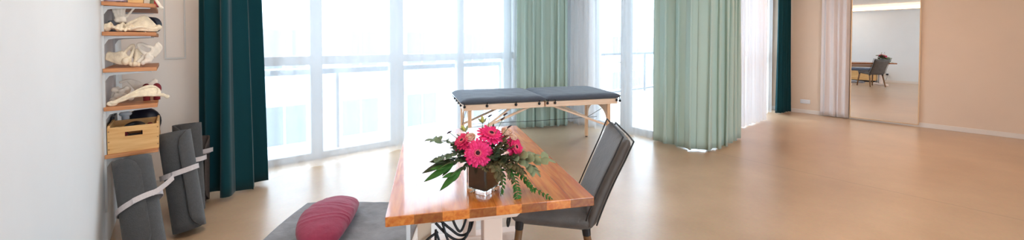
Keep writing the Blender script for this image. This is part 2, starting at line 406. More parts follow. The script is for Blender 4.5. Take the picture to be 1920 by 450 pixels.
# cove strips, then ceiling lamps added out of view for fill light
def cove(label, p0, p1, z):
    p0 = Vector(p0); p1 = Vector(p1); d = (p1-p0).length
    o = thing('cove_light', label, 'lamp', (p0.x, p0.y, z), math.atan2(p1.y-p0.y, p1.x-p0.x))
    MB().box(0, d, 0, .05, -.03, 0).build('channel', M['trim'], o)
    MB().box(.01, d-.01, .004, .046, .001, .075).build('diffuser', M['led'], o)
    return o
cove('warm glowing light strip along the top of the wall seen in the mirror', (LW(4.4)+.002, 4.4), (LW(-2.5)+.002, -2.5), 2.57)
cove('warm light strip along the top of the mirror wall', (XR-.002, -3.2), (XR-.002, 2.2), 2.62)
def fill_lamp(x, y, mat='lamp'):  # unseen ceiling lamp, added to brighten its part of the room
    o = thing('fill_ceiling_lamp', 'added round warm fill lamp on the ceiling over the open floor' if mat == 'lamp' else 'added round white fill lamp on the ceiling above the rolled mats and shelf', 'lamp', (x, y, CEIL), 0, 'added round fill lamps')
    MB().lathe([(.17,-.001),(.17,-.05),(.15,-.055),(.15,-.03)], 28).build('housing', M['trim'], o)
    MB().lathe([(.145,-.032),(.145,-.04),(.10,-.048)], 28).build('diffuser', M[mat], o)
    return o
d0 = fill_lamp(7.3, .4)
for x, y in [(3.6,.6),(5.7,.9),(7.6,1.6)]: copy_thing(d0, (x, y, CEIL))
fill_lamp(.45, 2.45, 'lamp_fill_white')  # unseen white lamp added to lift the shelf corner

# ------------------------------------------------------------------ curtains
def curtain(name, label, cat, path, mat, folds, amp, zt=2.70, zb=.015, seed=0, nv=26, flare=1.0, solid=.003, sharp=.0, hemvar=.0, pinch=1.0, per=14, group=None):
    r = random.Random(seed)
    P = spline([(x, y, 0) for x, y in path], 12)
    acc = [0]
    for a, b in zip(P, P[1:]): acc.append(acc[-1]+(b-a).length)
    tot = acc[-1]
    def at(t):
        s_ = t*tot
        for i in range(len(P)-1):
            if acc[i+1] >= s_-1e-9:
                k = (s_-acc[i])/max(1e-9, acc[i+1]-acc[i]); p = P[i].lerp(P[i+1], k); d = (P[i+1]-P[i]).normalized()
                return p, Vector((-d.y, d.x, 0)), d
    ph = [r.uniform(-.5, .5) for _ in range(int(folds)+3)]; am = [r.uniform(.65, 1.15) for _ in range(int(folds)+3)]
    sw = [r.uniform(-1, 1) for _ in range(int(folds)+3)]; hm = [r.uniform(-1, 1) for _ in range(int(folds)+3)]
    def itp(L, x):
        i = int(x); k = x-i; k = k*k*(3-2*k); return L[min(i, len(L)-1)]*(1-k)+L[min(i+1, len(L)-1)]*k
    def fn(u, v):
        x = u*folds; z0 = zb + hemvar*itp(hm, x)
        z = zt + (z0-zt)*v
        uc = .5+(u-.5)*(pinch+(1-pinch)*v)
        p, n, d = at(min(1, max(0, uc)))
        a = amp*itp(am, x)*(1-.25*(1-v))*(1+(flare-1)*v*v)
        w = math.sin(2*PI*(x+.3*itp(ph, x)+.12*v*itp(sw, x)))
        w2 = math.cos(2*PI*(x+.3*itp(ph, x)))
        q = p + n*(a*(w+.18*math.sin(4*PI*x+1.0+v*1.5))) + d*(sharp*a*math.sin(4*PI*(x+.3*itp(ph, x))))
        q = q + n*(.25*a*math.sin(2.1*x+seed+3*v)*v)
        return (q.x, q.y, z)
    nu = int(folds*per)+1
    o = MB().grid(fn, nu, nv).build(name, mat, smooth=True, solid=solid)
    return tag(o, label, cat, group)
curtain('teal_curtain', 'dark teal curtain gathered at the left end of the long window', 'curtain', [(-.11,4.47),(-.015,4.34),(.075,4.16),(.18,4.24),(.28,4.34),(.37,4.41)], M['teal'], 3.6, .055, seed=3, zb=.035, hemvar=.025, flare=1.2, pinch=.86, sharp=.3, per=24)
curtain('sheer_curtain', 'long white sheer curtain across the wide window left of the massage table', 'curtain', [(.30,4.60),(1.0,4.64),(1.8,4.66),(2.6,4.74),(3.92,4.76)], M['sheer'], 15, .022, seed=11, solid=0, flare=1.5, zb=.012, per=10)
curtain('mint_curtain', 'mint green curtain hanging behind the far end of the massage table', 'curtain', [(3.86,4.66),(4.1,4.56),(4.4,4.41),(4.65,4.33)], M['mint'], 6.0, .06, seed=21, sharp=.7, per=24)
curtain('sheer_curtain', 'white sheer curtain bunched and drawn across the glazed balcony door', 'curtain', [(4.82,4.32),(4.81,4.1),(4.81,3.8),(4.85,3.3),(4.955,2.93)], M['sheer'], 8, .03, seed=31, solid=0, per=12, flare=1.3)
curtain('sheer_curtain', 'dense white voile panel hanging just right of the far mint curtain', 'curtain', [(4.90,4.56),(4.93,4.3),(4.93,4.1),(4.92,3.95)], M['sheer_dense'], 4.5, .035, seed=33, solid=0, per=12)
curtain('mint_curtain', 'large mint green curtain wrapping the projecting corner right of the chair', 'curtain', [(4.84,2.84),(4.87,2.6),(4.84,2.38),(4.90,2.22),(5.06,2.15),(5.4,2.15),(5.7,2.17),(5.98,2.22)], M['mint'], 9.0, .066, seed=41, sharp=.8, per=24)
curtain('sheer_curtain', 'white voile curtain right of the large mint curtain', 'curtain', [(5.95,2.42),(6.5,2.42),(7.0,2.42),(7.75,2.40)], M['sheer_dense'], 12, .045, seed=51, solid=0, per=12)
curtain('sheer_curtain', 'thin bluish white sheer curtain beside the narrow dark teal curtain', 'curtain', [(7.7,2.57),(8.2,2.58),(8.72,2.58)], M['sheer'], 5, .025, seed=53, solid=0, per=12)
curtain('teal_curtain', 'narrow dark teal curtain at the far right end of the windows', 'curtain', [(8.62,2.44),(8.8,2.43),(8.95,2.42),(9.1,2.41)], M['teal'], 5.0, .05, seed=61, sharp=.2)
curtain('white_curtain', 'white curtain hanging on the beige wall left of the mirror', 'curtain', [(9.085,1.88),(9.07,1.75),(9.08,1.6),(9.085,1.47)], M['white_curtain'], 4.2, .03, seed=71, sharp=.2)
# ceiling tracks (above the picture)
struct(MB().box(-.12, 4.75, 4.60, 4.64, CEIL-.03, CEIL).box(4.80, 4.84, 2.1, 4.64, CEIL-.03, CEIL).box(4.80, 9.1, 2.38, 2.42, CEIL-.03, CEIL).build('trim_7', M['trim']))

# ------------------------------------------------------------------ mirror
mr = thing('wall_mirror', 'tall frameless-looking wall mirror with thin pale wood edge on the beige wall', 'mirror', (XR-.03, 1.03, .03), -PI/2+math.radians(2.2))
MW, MH = .43, 2.34
MB().box(-MW+.012, MW-.012, -.008, 0, .012, MH-.012).build('mirror_glass', M['mirror'], mr)
MB().box(-MW, -MW+.014, -.014, .008, 0, MH).box(MW-.014, MW, -.014, .008, 0, MH).box(-MW, MW, -.014, .008, 0, .014).box(-MW, MW, -.014, .008, MH-.014, MH).build('frame', M['mirror_frame'], mr)
# bench by the left wall, seen in the mirror
bn = thing('wooden_chest', 'low wooden chest by the white wall seen in the mirror behind the chair', 'chest', (LW(1.52)+.02, 1.52, 0), PI/2+.065)
MB().box(0, .75, -.38, 0, .06, .36).build('body', M['crate_wood'], bn, bevel=.005)
MB().box(-.01, .76, -.39, 0, .361, .385).build('lid', M['crate_wood'], bn, bevel=.004)
MB().box(.04, .71, -.34, -.04, 0, .06).build('plinth', M['black'], bn)
cs = MB().box(-.0, .74, -.37, -.01, 0, .10).build('seat_cushion', M['cushion_blue'], bevel=.035, seg=4, smooth=True)
cs.location = (bn.location.x, bn.location.y, .387); cs.rotation_euler = bn.rotation_euler
tag(cs, 'slate blue cushion on the wooden chest seen in the mirror', 'cushion')

# ------------------------------------------------------------------ wall shelf
sh = thing('wall_shelf', 'wall-hung shelf of five oak boards on steel rails holding bone models', 'shelf', (-.575, 3.6, 0), .065)
SL = .74
zs = [.653, .971, 1.228, 1.473, 1.673]
for z in zs:
    MB().box(.004, .262, 0, SL, z-.026, z).build('shelf_board', M['shelf_wood'], sh, bevel=.002)
    for y in (.03, SL-.07):
        MB().prism([(.012, z-.028),(.235, z-.028),(.235, z-.034),(.06, z-.044),(.03, z-.052),(.012, z-.085)], -y-.008, -y+.0, RX(PI/2)).build('bracket', M['steel'], sh)
for y in (.026, SL-.074): MB().box(.0, .012, y-.012, y+.016, .27, 2.4).build('wall_rail', M['steel'], sh)
def on_shelf(x, y, z):
    a = .065; return (-.575+x*math.cos(a)-y*math.sin(a), 3.6+x*math.sin(a)+y*math.cos(a), z+.018)

# --- bone models
def blade(mb, poly, yfn, th=.010, n=1):
    """bent bony plate from an outline in (x,z); yfn gives its depth"""
    c = Vector((sum(p[0] for p in poly)/len(poly), sum(p[1] for p in poly)/len(poly), 0))
    P = spline([(x, z, 0) for x, z in poly]+[(poly[0][0], poly[0][1], 0)], 4)[:-1]; m = len(P); K = 5
    vs = []
    for sd in (-1, 1):
        for k in range(1, K+1):
            for p in P:
                q = c.lerp(p, k/K); vs.append((q.x, yfn(q.x, q.y)+sd*th/2-.010*(1-(k/K)**2), q.y))
        vs.append((c.x, yfn(c.x, c.y)+sd*th/2-.010, c.y))
    H_ = K*m+1; fs = []
    for h_, fl in ((0, False), (H_, True)):
        for k in range(m):
            k2 = (k+1) % m; t = (h_+H_-1, h_+k, h_+k2); fs.append(t[::-1] if fl else t)
            for r_ in range(K-1):
                q = (h_+r_*m+k, h_+r_*m+k2, h_+(r_+1)*m+k2, h_+(r_+1)*m+k); fs.append(q if fl else q[::-1])
    for k in range(m):
        k2 = (k+1) % m; a = (K-1)*m; fs.append((a+k, a+k2, H_+a+k2, H_+a+k))
    mb.add(vs, fs)
def ringbone(mb, pts, r, yfn, closed=True):
    P = spline([(x, yfn(x, z), z) for x, z in (pts+[pts[0]] if closed else pts)], 5)
    if closed: P = P[:-1]
    mb.tube(P, r, 8, closed)
PVS = (1, 1, 1.42)
pv = thing('pelvis_model', 'cream pelvis bone model with two holes on the third board from the top', 'bone model', on_shelf(.0, .06, 1.211), .065)
pv.scale = PVS
fy = lambda x, z: .03+.35*max(0, .09-x)+.25*z
b = MB(); blade(b, [(.012,.035),(.018,.07),(.05,.064),(.085,.074),(.105,.068),(.10,.045),(.108,.015),(.08,.012),(.045,.022)], fy)
ringbone(b, [(.098,.072),(.118,.092),(.138,.108),(.146,.10),(.138,.074),(.124,.046),(.11,.052)], .0085, fy)
ringbone(b, [(.012,.035),(.018,.07),(.05,.066),(.09,.076)], .008, fy, False)
ringbone(b, [(.124,.046),(.122,.03),(.13,.014),(.15,.009)], .011, fy, False); b.ball((.105,.02,.03), .02, 9)
b.build('hip_bone', M['bone'], pv, remesh=.0035)
gy = lambda x, z: .035+.30*max(0, x-.20)+.15*z
b = MB(); blade(b, [(.225,.07),(.245,.10),(.262,.122),(.282,.098),(.272,.075),(.245,.05),(.222,.045)], gy)
ringbone(b, [(.262,.122),(.284,.098),(.272,.075),(.245,.048)], .009, gy, False)
ringbone(b, [(.165,.112),(.185,.114),(.21,.104),(.232,.10),(.238,.082),(.218,.062),(.195,.07),(.175,.088)], .0095, gy)
ringbone(b, [(.218,.062),(.20,.05),(.175,.03),(.155,.012)], .012, gy, False); b.ball((.215,.02,.05), .018, 9)
b.ball((.235,.02,.045), .013, 8); b.ball((.225,.015,.03), .012, 8); b.ball((.205,.012,.028), .013, 8); b.ball((.19,.01,.02), .012, 8)
b.build('hip_bone', M['bone2'], pv, remesh=.0035)
b = MB()
for q in range(4): b.tube([(.125+.006*q,.075,.082-.017*q),(.158,.062,.084-.018*q),(.19-.003*q,.07,.08-.016*q)], [.006,.0095,.006], 8)
b.tube([(.158,.068,.09),(.157,.065,.05),(.152,.045,.018)], [.012,.014,.013], 8); b.ball((.15,.02,.014), .014, 9); b.ball((.168,.015,.013), .012, 8)
b.build('sacrum', M['bone'], pv, remesh=.0035)
pq = thing('pelvis_model', 'greyish lumpy pelvis bone model at the back of the board above the crate', 'bone model', on_shelf(.0, .17, .954), .065)
pq.scale = (1, 1, 1.12)
hy = lambda x, z: .05+.2*x
b = MB(); blade(b, [(.02,.04),(.03,.085),(.055,.105),(.07,.09),(.10,.10),(.12,.085),(.105,.05),(.06,.02)], hy, .014)
for c, r_ in [((.04,.03,.085),.018),((.075,.03,.075),.016),((.10,.035,.09),.017),((.05,.03,.045),.02),((.085,.03,.04),.022),((.12,.03,.03),.02),((.03,.03,.02),.018)]: b.ball(c, r_, 9)
b.build('hip_bone', M['bone2'], pq, remesh=.004)
b = MB(); blade(b, [(.12,.10),(.10,.135),(.15,.125),(.20,.105),(.25,.135),(.262,.12),(.24,.07),(.19,.06),(.15,.06)], lambda x, z: .08, .010)
ringbone(b, [(.06,.125),(.11,.14),(.16,.122),(.20,.105),(.25,.138)], .008, lambda x, z: .075, False)
b.build('hip_bone', M['bone2'], pq, remesh=.004)
# scapula-like loop bone in front of it
b = MB()
top = spline([(-.04,0,.018),(.0,.0,.045),(.06,.01,.085),(.12,.02,.112),(.165,.02,.11),(.185,.015,.085),(.185,.005,.055),(.215,-.01,.047),(.235,-.012,.035)], 5)
b.tube(top, [.010+.003*math.sin(i*.5) for i in range(len(top))], 8)
low = spline([(-.045,-.01,.016),(.0,-.012,.03),(.05,-.015,.052),(.11,-.01,.056),(.17,-.005,.05),(.2,-.008,.048)], 5)
b.tube(low, [.009]*len(low), 8)
b.tube([(-.045+.02*math.cos(a), -.008, .016+.012*math.sin(a)) for a in [2*PI*q/14 for q in range(14)]], .0085, 8, True)
b.ball((.228,-.012,.036), .015, 8); b.ball((.205,-.008,.05), .014, 8)
o = b.build('loop_bone_model', M['bone'], remesh=.0045)
o.location = on_shelf(.085, .045, .956); o.rotation_euler = (0, 0, .1); tag(o, 'long cream loop-shaped bone poking past the edge of the board above the crate', 'bone model')
sheet = MB()
n = 14
def shf(u, v):
    i = int(u*(n-1)+.5); a_ = top[int(8+i*1.2)]; b_ = low[min(len(low)-1, int(7+i*1.1))]; q = a_.lerp(b_, v); return (q.x, q.y+.006*math.sin(PI*v), q.z)
sheet.grid(shf, n, 6).build('thin_blade', M['bone'], o, smooth=True, solid=.004)
# hand skeleton, scapula and small things on the second board
b = MB()
for i, (dx, L, lean) in enumerate([(-.034,.06,-.30),(-.016,.085,-.12),(.003,.10,.0),(.022,.09,.14),(.045,.10,.55)]):
    base = Vector((dx*.5, 0, .045)); d = Vector((math.sin(lean), -.08, math.cos(lean)))
    pts = [base, base+d*L*.45, base+d*L*.5, base+d*L*.78, base+d*L*.82, base+d*L*1.0]
    b.tube(pts, [.0075,.005,.0072,.0045,.006,.004], 7)
b.ball((0,0,.04), .018, 8, (1.2,.8,.8)); b.ball((.008,.0,.03), .016, 8); b.ball((-.012,0,.028), .014, 8)
b.tube([(-.004,0,.03),(.0,.01,.012),(.01,.02,.006)], [.008,.007,.009], 7)
o = b.build('hand_skeleton_model', M['bone2'], remesh=.0035); o.location = on_shelf(.085, .09, 1.50); o.scale = (1.25,1.1,1.3); tag(o, 'pale hand skeleton with fingers pointing up on the second board', 'bone model')
b = MB()
for q in range(7):
    x = -.05+.018*q; b.tube(spline([(x,-.02,.012+.01*math.sin(q)),(x+.008,0,.036+.012*math.sin(q*2.1)),(x+.02,.03,.014)], 4), .0075, 6)
b.ball((-.04,0,.022), .022, 8); b.ball((.01,.0,.018), .017, 8)
o = b.build('foot_skeleton_model', M['bone'], remesh=.004); o.location = on_shelf(.065, .05, 1.455); o.scale = (1.1,1,1.3); tag(o, 'small tangled foot bones at the left end of the second board', 'bone model')
b = MB()
bl = spline([(-.085,-.01,.015),(-.03,.0,.05),(.03,.01,.088),(.055,.012,.09),(.085,.008,.06),(.115,.0,.025)], 5); nb = len(bl)
lo = spline([(-.085,-.02,.012),(-.04,-.03,.010),(.0,-.04,.012),(.04,-.04,.012),(.08,-.03,.010),(.115,-.01,.012)], 5)
b.tube(bl, .008, 8); b.tube(lo, .009, 8)
b.grid(lambda u, v: tuple(bl[min(nb-1,int(round(u*(nb-1))))].lerp(lo[min(nb-1,int(round(u*(nb-1))))], v)+Vector((0,-.012*math.sin(PI*v),0))), nb, 7)
b.grid(lambda u, v: tuple(bl[min(nb-1,int(round(u*(nb-1))))].lerp(lo[min(nb-1,int(round(u*(nb-1))))], v)+Vector((0,-.012*math.sin(PI*v)+.005,-.002))), nb, 7)
b.tube(spline([(-.02,-.05,.012),(.03,-.055,.03),(.09,-.03,.022),(.13,-.015,.03)], 5), .009, 7); b.ball((.122,-.012,.03), .017, 8); b.ball((-.02,-.045,.02), .017, 8)
o = b.build('scapula_model', M['bone'], remesh=.004); o.location = on_shelf(.155, .085, 1.457); o.scale = (1, 1, 1.2); tag(o, 'cream shoulder blade bone model lying on the second board', 'bone model')
def rollband(name, label, loc, r, w, mat, rz=0):
    b = MB(); b.lathe([(r*.55,-w/2),(r,-w/2),(r,w/2),(r*.55,w/2),(r*.5,0)], 24, RY(PI/2)); o = b.build(name, mat, smooth=False, bevel=.004)
    o.location = loc; o.rotation_euler = (0,0,rz); return tag(o, label, 'roll')
rollband('exercise_band_roll', 'dark navy rolled band standing at the right end of the second board', on_shelf(.235, .2, 1.455+.058), .058, .045, M['navy'], .9)
b = MB().lathe([(.035,0),(.037,.01),(.037,.08),(.033,.083),(.03,.01)], 20); o = b.build('plastic_cup', M['greyblue'], smooth=False); o.location = on_shelf(.05, .24, 1.456); tag(o, 'grey blue cup behind the hand skeleton on the second board', 'cup')
b = MB(); b.ball((0,0,.03), .03, 10, (1.7,1,1)); o = b.build('bean_bag', M['red'], smooth=True); o.location = on_shelf(.12, .27, 1.456); tag(o, 'dark red bag behind the shoulder blade bone', 'bag')
b = MB().box(-.07,.07,-.05,.05,0,.075); o = b.build('black_case', M['black'], bevel=.012); o.location = on_shelf(.12, .40, 1.456); tag(o, 'black case at the back of the second board', 'case')
b = MB(); b.ball((0,0,.026), .026, 10, (1.1,1,1)); o = b.build('massage_ball', M['red'], smooth=True); o.location = on_shelf(.22, .30, 1.456); tag(o, 'red ball beside the navy rolled band on the second board', 'ball')
for x, y, lab in [(.20,.23,'dark red ball behind the loop-shaped bone, left of two'),(.255,.24,'dark red ball behind the loop-shaped bone at the board edge')]:
    o2 = MB(); o2.ball((0,0,.055), .028, 10, (1,1,1.0)); o2.lathe([(.02,0),(.02,.03)], 12); q = o2.build('massage_ball', M['red'], smooth=True); q.location = on_shelf(x, y, .9545); q.scale=(.95,.95,1.5); tag(q, lab, 'ball')
# top board
def sbox(name, label, cat, x, y, z, sx, sy, sz, mat, rz=0, bevel=.003):
    b = MB().box(-sx/2, sx/2, -sy/2, sy/2, 0, sz*.82); lidm = MB().box(-sx/2-.003, sx/2+.003, -sy/2-.003, sy/2+.003, sz*.82+.001, sz)
    o = thing(name, label, cat, on_shelf(x, y, z+.001), rz); b.build('body', mat, o, bevel=bevel); lidm.build('lid', mat, o, bevel=bevel); return o
b = MB().grid(lambda u, v: (.055*math.cos(2*PI*u)*(1-.6*v*v), .06*math.sin(2*PI*u)*(1-.6*v*v), .045*v+.006*math.sin(9*u+7*v)), 20, 7, True)
o = b.build('folded_cloth', M['lilac'], smooth=True, solid=.004); o.location = on_shelf(.065, .09, 1.658); tag(o, 'pale lilac cloth heaped at the left of the top board', 'cloth')
sbox('wooden_box', 'small pale wooden box in the middle of the top board', 'box', .165, .07, 1.655, .075, .1, .09, M['crate_wood'])
sbox('card_box', 'cream card box beside the wooden box on the top board', 'box', .222, .10, 1.655, .032, .12, .12, M['cream'])
sbox('card_box', 'red and cream box at the right end of the top board', 'box', .254, .30, 1.655, .028, .16, .14, M['redbox'])
b = MB(); b.tube(spline([(-.02,.0,.06),(.0,-.005,.03),(.015,-.015,.0),(.03,-.02,-.03)], 4), [.009]*13, 8); b.ball((.031,-.021,-.033), .012, 8)
o = b.build('bone_stick', M['bone2'], smooth=True); o.location = on_shelf(.262, -.01, 1.66); tag(o, 'pale bone tip hanging over the right end of the top board', 'bone model')
b = MB(); b.tube(spline([(0,0,.0),(.004,.0,.03),(.01,0,.07)], 4), [.02,.018,.018,.017,.017,.016,.016,.015,.012], 8); o = b.build('olive_sachet', M['olive'], smooth=True); o.location = on_shelf(.242, .04, 1.656); o.scale=(.6,.6,1); tag(o, 'olive green sachet near the right end of the top board', 'sachet')

# crate with its contents
cr = thing('wooden_crate', 'pine crate with slot handle on the lowest shelf board', 'crate', on_shelf(.016, .015, .636), .065)
CW, CD, CH, t_ = .25, .33, .175, .012
hole = [( .08+.0,.118),(.17,.118)]
front = MB()
front.box(0, CW, 0, t_, 0, .108).box(0, CW, 0, t_, .138, CH).box(0, .082, 0, t_, .1081, .1379).box(.168, CW, 0, t_, .1081, .1379)
front.build('front_panel', M['crate_wood'], cr)
MB().box(0, CW, CD-t_, CD, 0, .108).box(0, CW, CD-t_, CD, .138, CH).box(0,.082,CD-t_,CD,.1081,.1379).box(.168,CW,CD-t_,CD,.1081,.1379).build('back_panel', M['crate_wood'], cr)
for x in (0, CW-t_): MB().box(x, x+t_, t_+.0005, CD-t_-.0005, 0, CH+.012).build('side_panel', M['crate_wood'], cr, bevel=.002)
MB().box(t_, CW-t_, t_, CD-t_, .002, .012).build('bottom_panel', M['crate_wood'], cr)
for z in (.03, .08, .15):
    for x in (.006, CW-.006): MB().lathe([(.004,-.0015),(.0038,.0005)], 10, T(x,0,z) @ RX(PI/2)).build('peg', M['leg_wood'], cr)
def in_crate(x, y, z):
    p = Vector(on_shelf(.016, .015, .636)); return (p.x+x*math.cos(.065)-y*math.sin(.065), p.y+x*math.sin(.065)+y*math.cos(.065), p.z+z)
for i, (x, y, sc) in enumerate([(.055,.10,1),(.2,.16,.9)]):
    b = MB(); b.ball((0,0,.065), .065, 12, (.62,1.1,1.05)); o = b.build('cloth_bag', M['red'], smooth=True); o.location = in_crate(x, y, .013); o.scale = (sc, sc, 1.12)
    tag(o, ['dark red cloth bag in the left of the crate','dark red cloth bag in the right of the crate'][i], 'bag')
b = MB(); b.tube(spline([(-.05,0,.0),(-.04,.0,.05),(-.0,.01,.07),(.04,.0,.055),(.05,.0,.0)], 5), .016, 10); b.box(-.06,.06,-.02,.03,-.09,.0)
o = b.build('black_headset', M['black'], smooth=False, bevel=.004); o.location = in_crate(.125, .09, .105); tag(o, 'black curved handle thing in the middle of the crate', 'gadget')
b = MB(); b.ball((0,0,.11), .11, 14, (.95,.85,1)); o = b.build('black_bag', M['navy'], smooth=True); o.location = on_shelf(.17, .52, .637); o.scale = (1,1,1.05); tag(o, 'shiny black bag behind the crate on the lowest board', 'bag')
b = MB().box(-.008,.008,-.1,.1,0,.2); o = b.build('black_folder', M['black'], bevel=.002); o.location = on_shelf(.017, .45, .637); o.rotation_euler=(0,0,.065); tag(o, 'black folder standing behind the crate against the white wall', 'folder')
b = MB(); b.ball((0,0,.0), .03, 10, (1.2,.8,.7)); b.lathe([(.02,-.20),(.022,-.02)], 12); o = b.build('white_bottle', M['plastic_white'], smooth=True); o.location = on_shelf(.075, .45, .84); tag(o, 'white bottle top showing behind the crate', 'bottle')

# ------------------------------------------------------------------ rolled mats
def rolled_mat(label, bottom, top, r, L, flap, mat, strap_z, strap_tilt, tail=None, tdir=0.0, strap_label=None, turns=2.3, hand=1):
    B = Vector(bottom); A = (Vector(top)-B).normalized()
    o = thing('rolled_mat', label, 'mat', bottom, group='rolled felt mats leaning below the shelf')
    o.rotation_mode = 'QUATERNION'; o.rotation_quaternion = Vector((0,0,1)).rotation_difference(A)
    cr_ = .11
    def fn(u, v):
        th = turns*2*PI*u
        rr = r - .020*(1-u)*turns + .006*u
        s_ = (1-u)*turns*2*PI*r            # distance from the outer end
        zt = L
        if s_ < cr_: zt = L - (cr_ - math.sqrt(max(0, cr_*cr_-(cr_-s_)**2)))
        zb = 0
        if s_ < cr_: zb = (cr_ - math.sqrt(max(0, cr_*cr_-(cr_-s_)**2)))
        a = flap + hand*(th - turns*2*PI)
        if s_ < .10: rr += .010*(1-s_/.10)**2
        return (rr*math.cos(a), rr*math.sin(a), zb+(zt-zb)*v)
    MB().grid(fn, int(turns*44), 14).build('mat_sheet', mat, o, smooth=True, solid=.009)
    st = MB(); n = 48; w = .036
    vs = []
    for i in range(n):
        a = 2*PI*i/n; rr = r+.016+ (.008 if abs(((a-flap+PI) % (2*PI))-PI) < .5 else 0)
        zc = strap_z + strap_tilt*math.cos(a-tdir)
        vs += [(rr*math.cos(a), rr*math.sin(a), zc-w/2), (rr*math.cos(a), rr*math.sin(a), zc+w/2)]
    st.add(vs, [(2*i, 2*((i+1) % n), 2*((i+1) % n)+1, 2*i+1) for i in range(n)])
    sp = st.build('strap', M['strap'], o, solid=.003); sp['label'] = 'pale woven strap'
    if tail:
        # loose end of the strap: follows local points
        P = spline(tail, 8); vs = []
        for q in P: vs += [(q.x, q.y, q.z-w/2), (q.x, q.y, q.z+w/2)]
        MB().add(vs, [(2*i, 2*i+2, 2*i+3, 2*i+1) for i in range(len(P)-1)]).build('strap_end', M['strap'], sp, solid=.004)
    return o
D = math.radians
rolled_mat('nearest grey rolled mat below the crate, with a long loose strap end', (-.335,3.25,.052), (-.43,3.56,.575), .098, .65, D(-70), M['felt'], .345, .03,
           tail=[(.075,-.092,.362),(.105,-.075,.378),(.15,-.075,.405),(.185,-.08,.43)])
rolled_mat('grey rolled mat with a curled-over flap edge, second from the shelf front', (-.158,3.60,.032), (-.240,3.765,.70), .095, .72, D(-78), M['felt'], .42, .015, hand=-1)
rolled_mat('grey rolled mat standing behind the others against the beige wall', (-.155,3.99,.025), (-.172,4.065,.735), .092, .71, D(-100), M['felt'], .42, .0)
rolled_mat('brown grey rolled mat half hidden by the dark teal curtain', (-.120,4.205,.02), (-.112,4.265,.56), .070, .56, D(-60), M['felt_brown'], .43, .0,
           tail=[(.0,-.085,.43),(.05,-.095,.437),(.10,-.10,.445)], hand=-1)

# ------------------------------------------------------------------ floor mat and bolster
fm = MB()
def fmf(u, v):
    x = 1.02*u; y = -1.45*v
    e = min(u, 1-u, v*1.4, (1-v)*1.4); h_ = .055*min(1, math.sqrt(max(0, e)/.03))
    w = .006*noise.noise(Vector((x*5, y*5, 1)))+.004*noise.noise(Vector((x*13, y*13, 4)))
    return (x+.014*math.sin(y*5), y+.012*math.sin(x*6), .006+max(0, h_+w*min(1, e/.04)))
fm.grid(fmf, 56, 70)
fo = fm.build('floor_mat', M['blanket'], smooth=True)
fo.location = (.60, 3.54, .0); fo.rotation_euler = (0, 0, math.atan2(-.6, .8))
tag(fo, 'thick grey blanket mat lying on the floor left of the table', 'mat')
# crescent bolster
bo = MB()
axis = spline([(.50,2.56,0),(.575,2.80,0),(.69,3.0,0),(.85,3.15,0)], 10); na = len(axis)
def bof(u, v):
    i = v*(na-1); k = min(na-2, int(i)); p = axis[k].lerp(axis[k+1], i-k); d = (axis[k+1]-axis[k]).normalized(); nn = Vector((-d.y, d.x, 0))
    e = math.sin(PI*min(1, max(0, v)))**.42 if 0 < v < 1 else .0
    e = max(e, .02); a = 2*PI*u
    wr = 1+.03*(1-abs(math.sin(24*v+2.2*math.sin(a)+5*noise.noise(Vector((v*6, math.cos(a)*.8, 0)))))**.5*2)*max(0, math.sin(a))+.03*noise.noise(Vector((v*9, a*2, 3)))
    cx, cz = math.cos(a), math.sin(a)
    ww = .178*e*wr; hh = .085*e*wr
    return p + nn*(ww*math.copysign(abs(cx)**.8, cx)) + Vector((0, 0, .09+hh*math.copysign(abs(cz)**.85, cz)-.085*(1-e)*.5))
bo.grid(bof, 44, 110, True)
b_ = bo.build('bolster_cushion', M['burgundy'], smooth=True)
b_.location = (0, 0, .058)
tag(b_, 'burgundy crescent-shaped bolster cushion on the grey floor mat', 'cushion')

# ------------------------------------------------------------------ table
tb = thing('work_table', 'beech topped table with white T-shaped legs carrying the flower arrangement', 'table', (.49, 1.368, 0), math.atan2(-.435, .9))
MB().box(0, .84, 0, 1.39, .712, .75).build('tabletop', M['table_wood'], tb, bevel=.003)
for b0 in (.17, 1.10):
    MB().prism([(.22,.711),(.80,.711),(.80,.690),(.62,.680),(.545,.617),(.33,.617),(.285,.680),(.22,.690)], -b0-.10, -b0, RX(PI/2)).build('cross_arm', M['white_metal'], tb, bevel=.004)
    MB().box(.395, .482, b0+.01, b0+.09, .06, .617).build('leg', M['white_metal'], tb, bevel=.006)
    MB().box(.08, .78, b0-.0, b0+.10, .0, .06).build('foot', M['white_metal'], tb, bevel=.012)
for a in (.30, .52): MB().box(a, a+.04, .272, 1.098, .655, .711).build('side_rail', M['white_metal'], tb, bevel=.004)
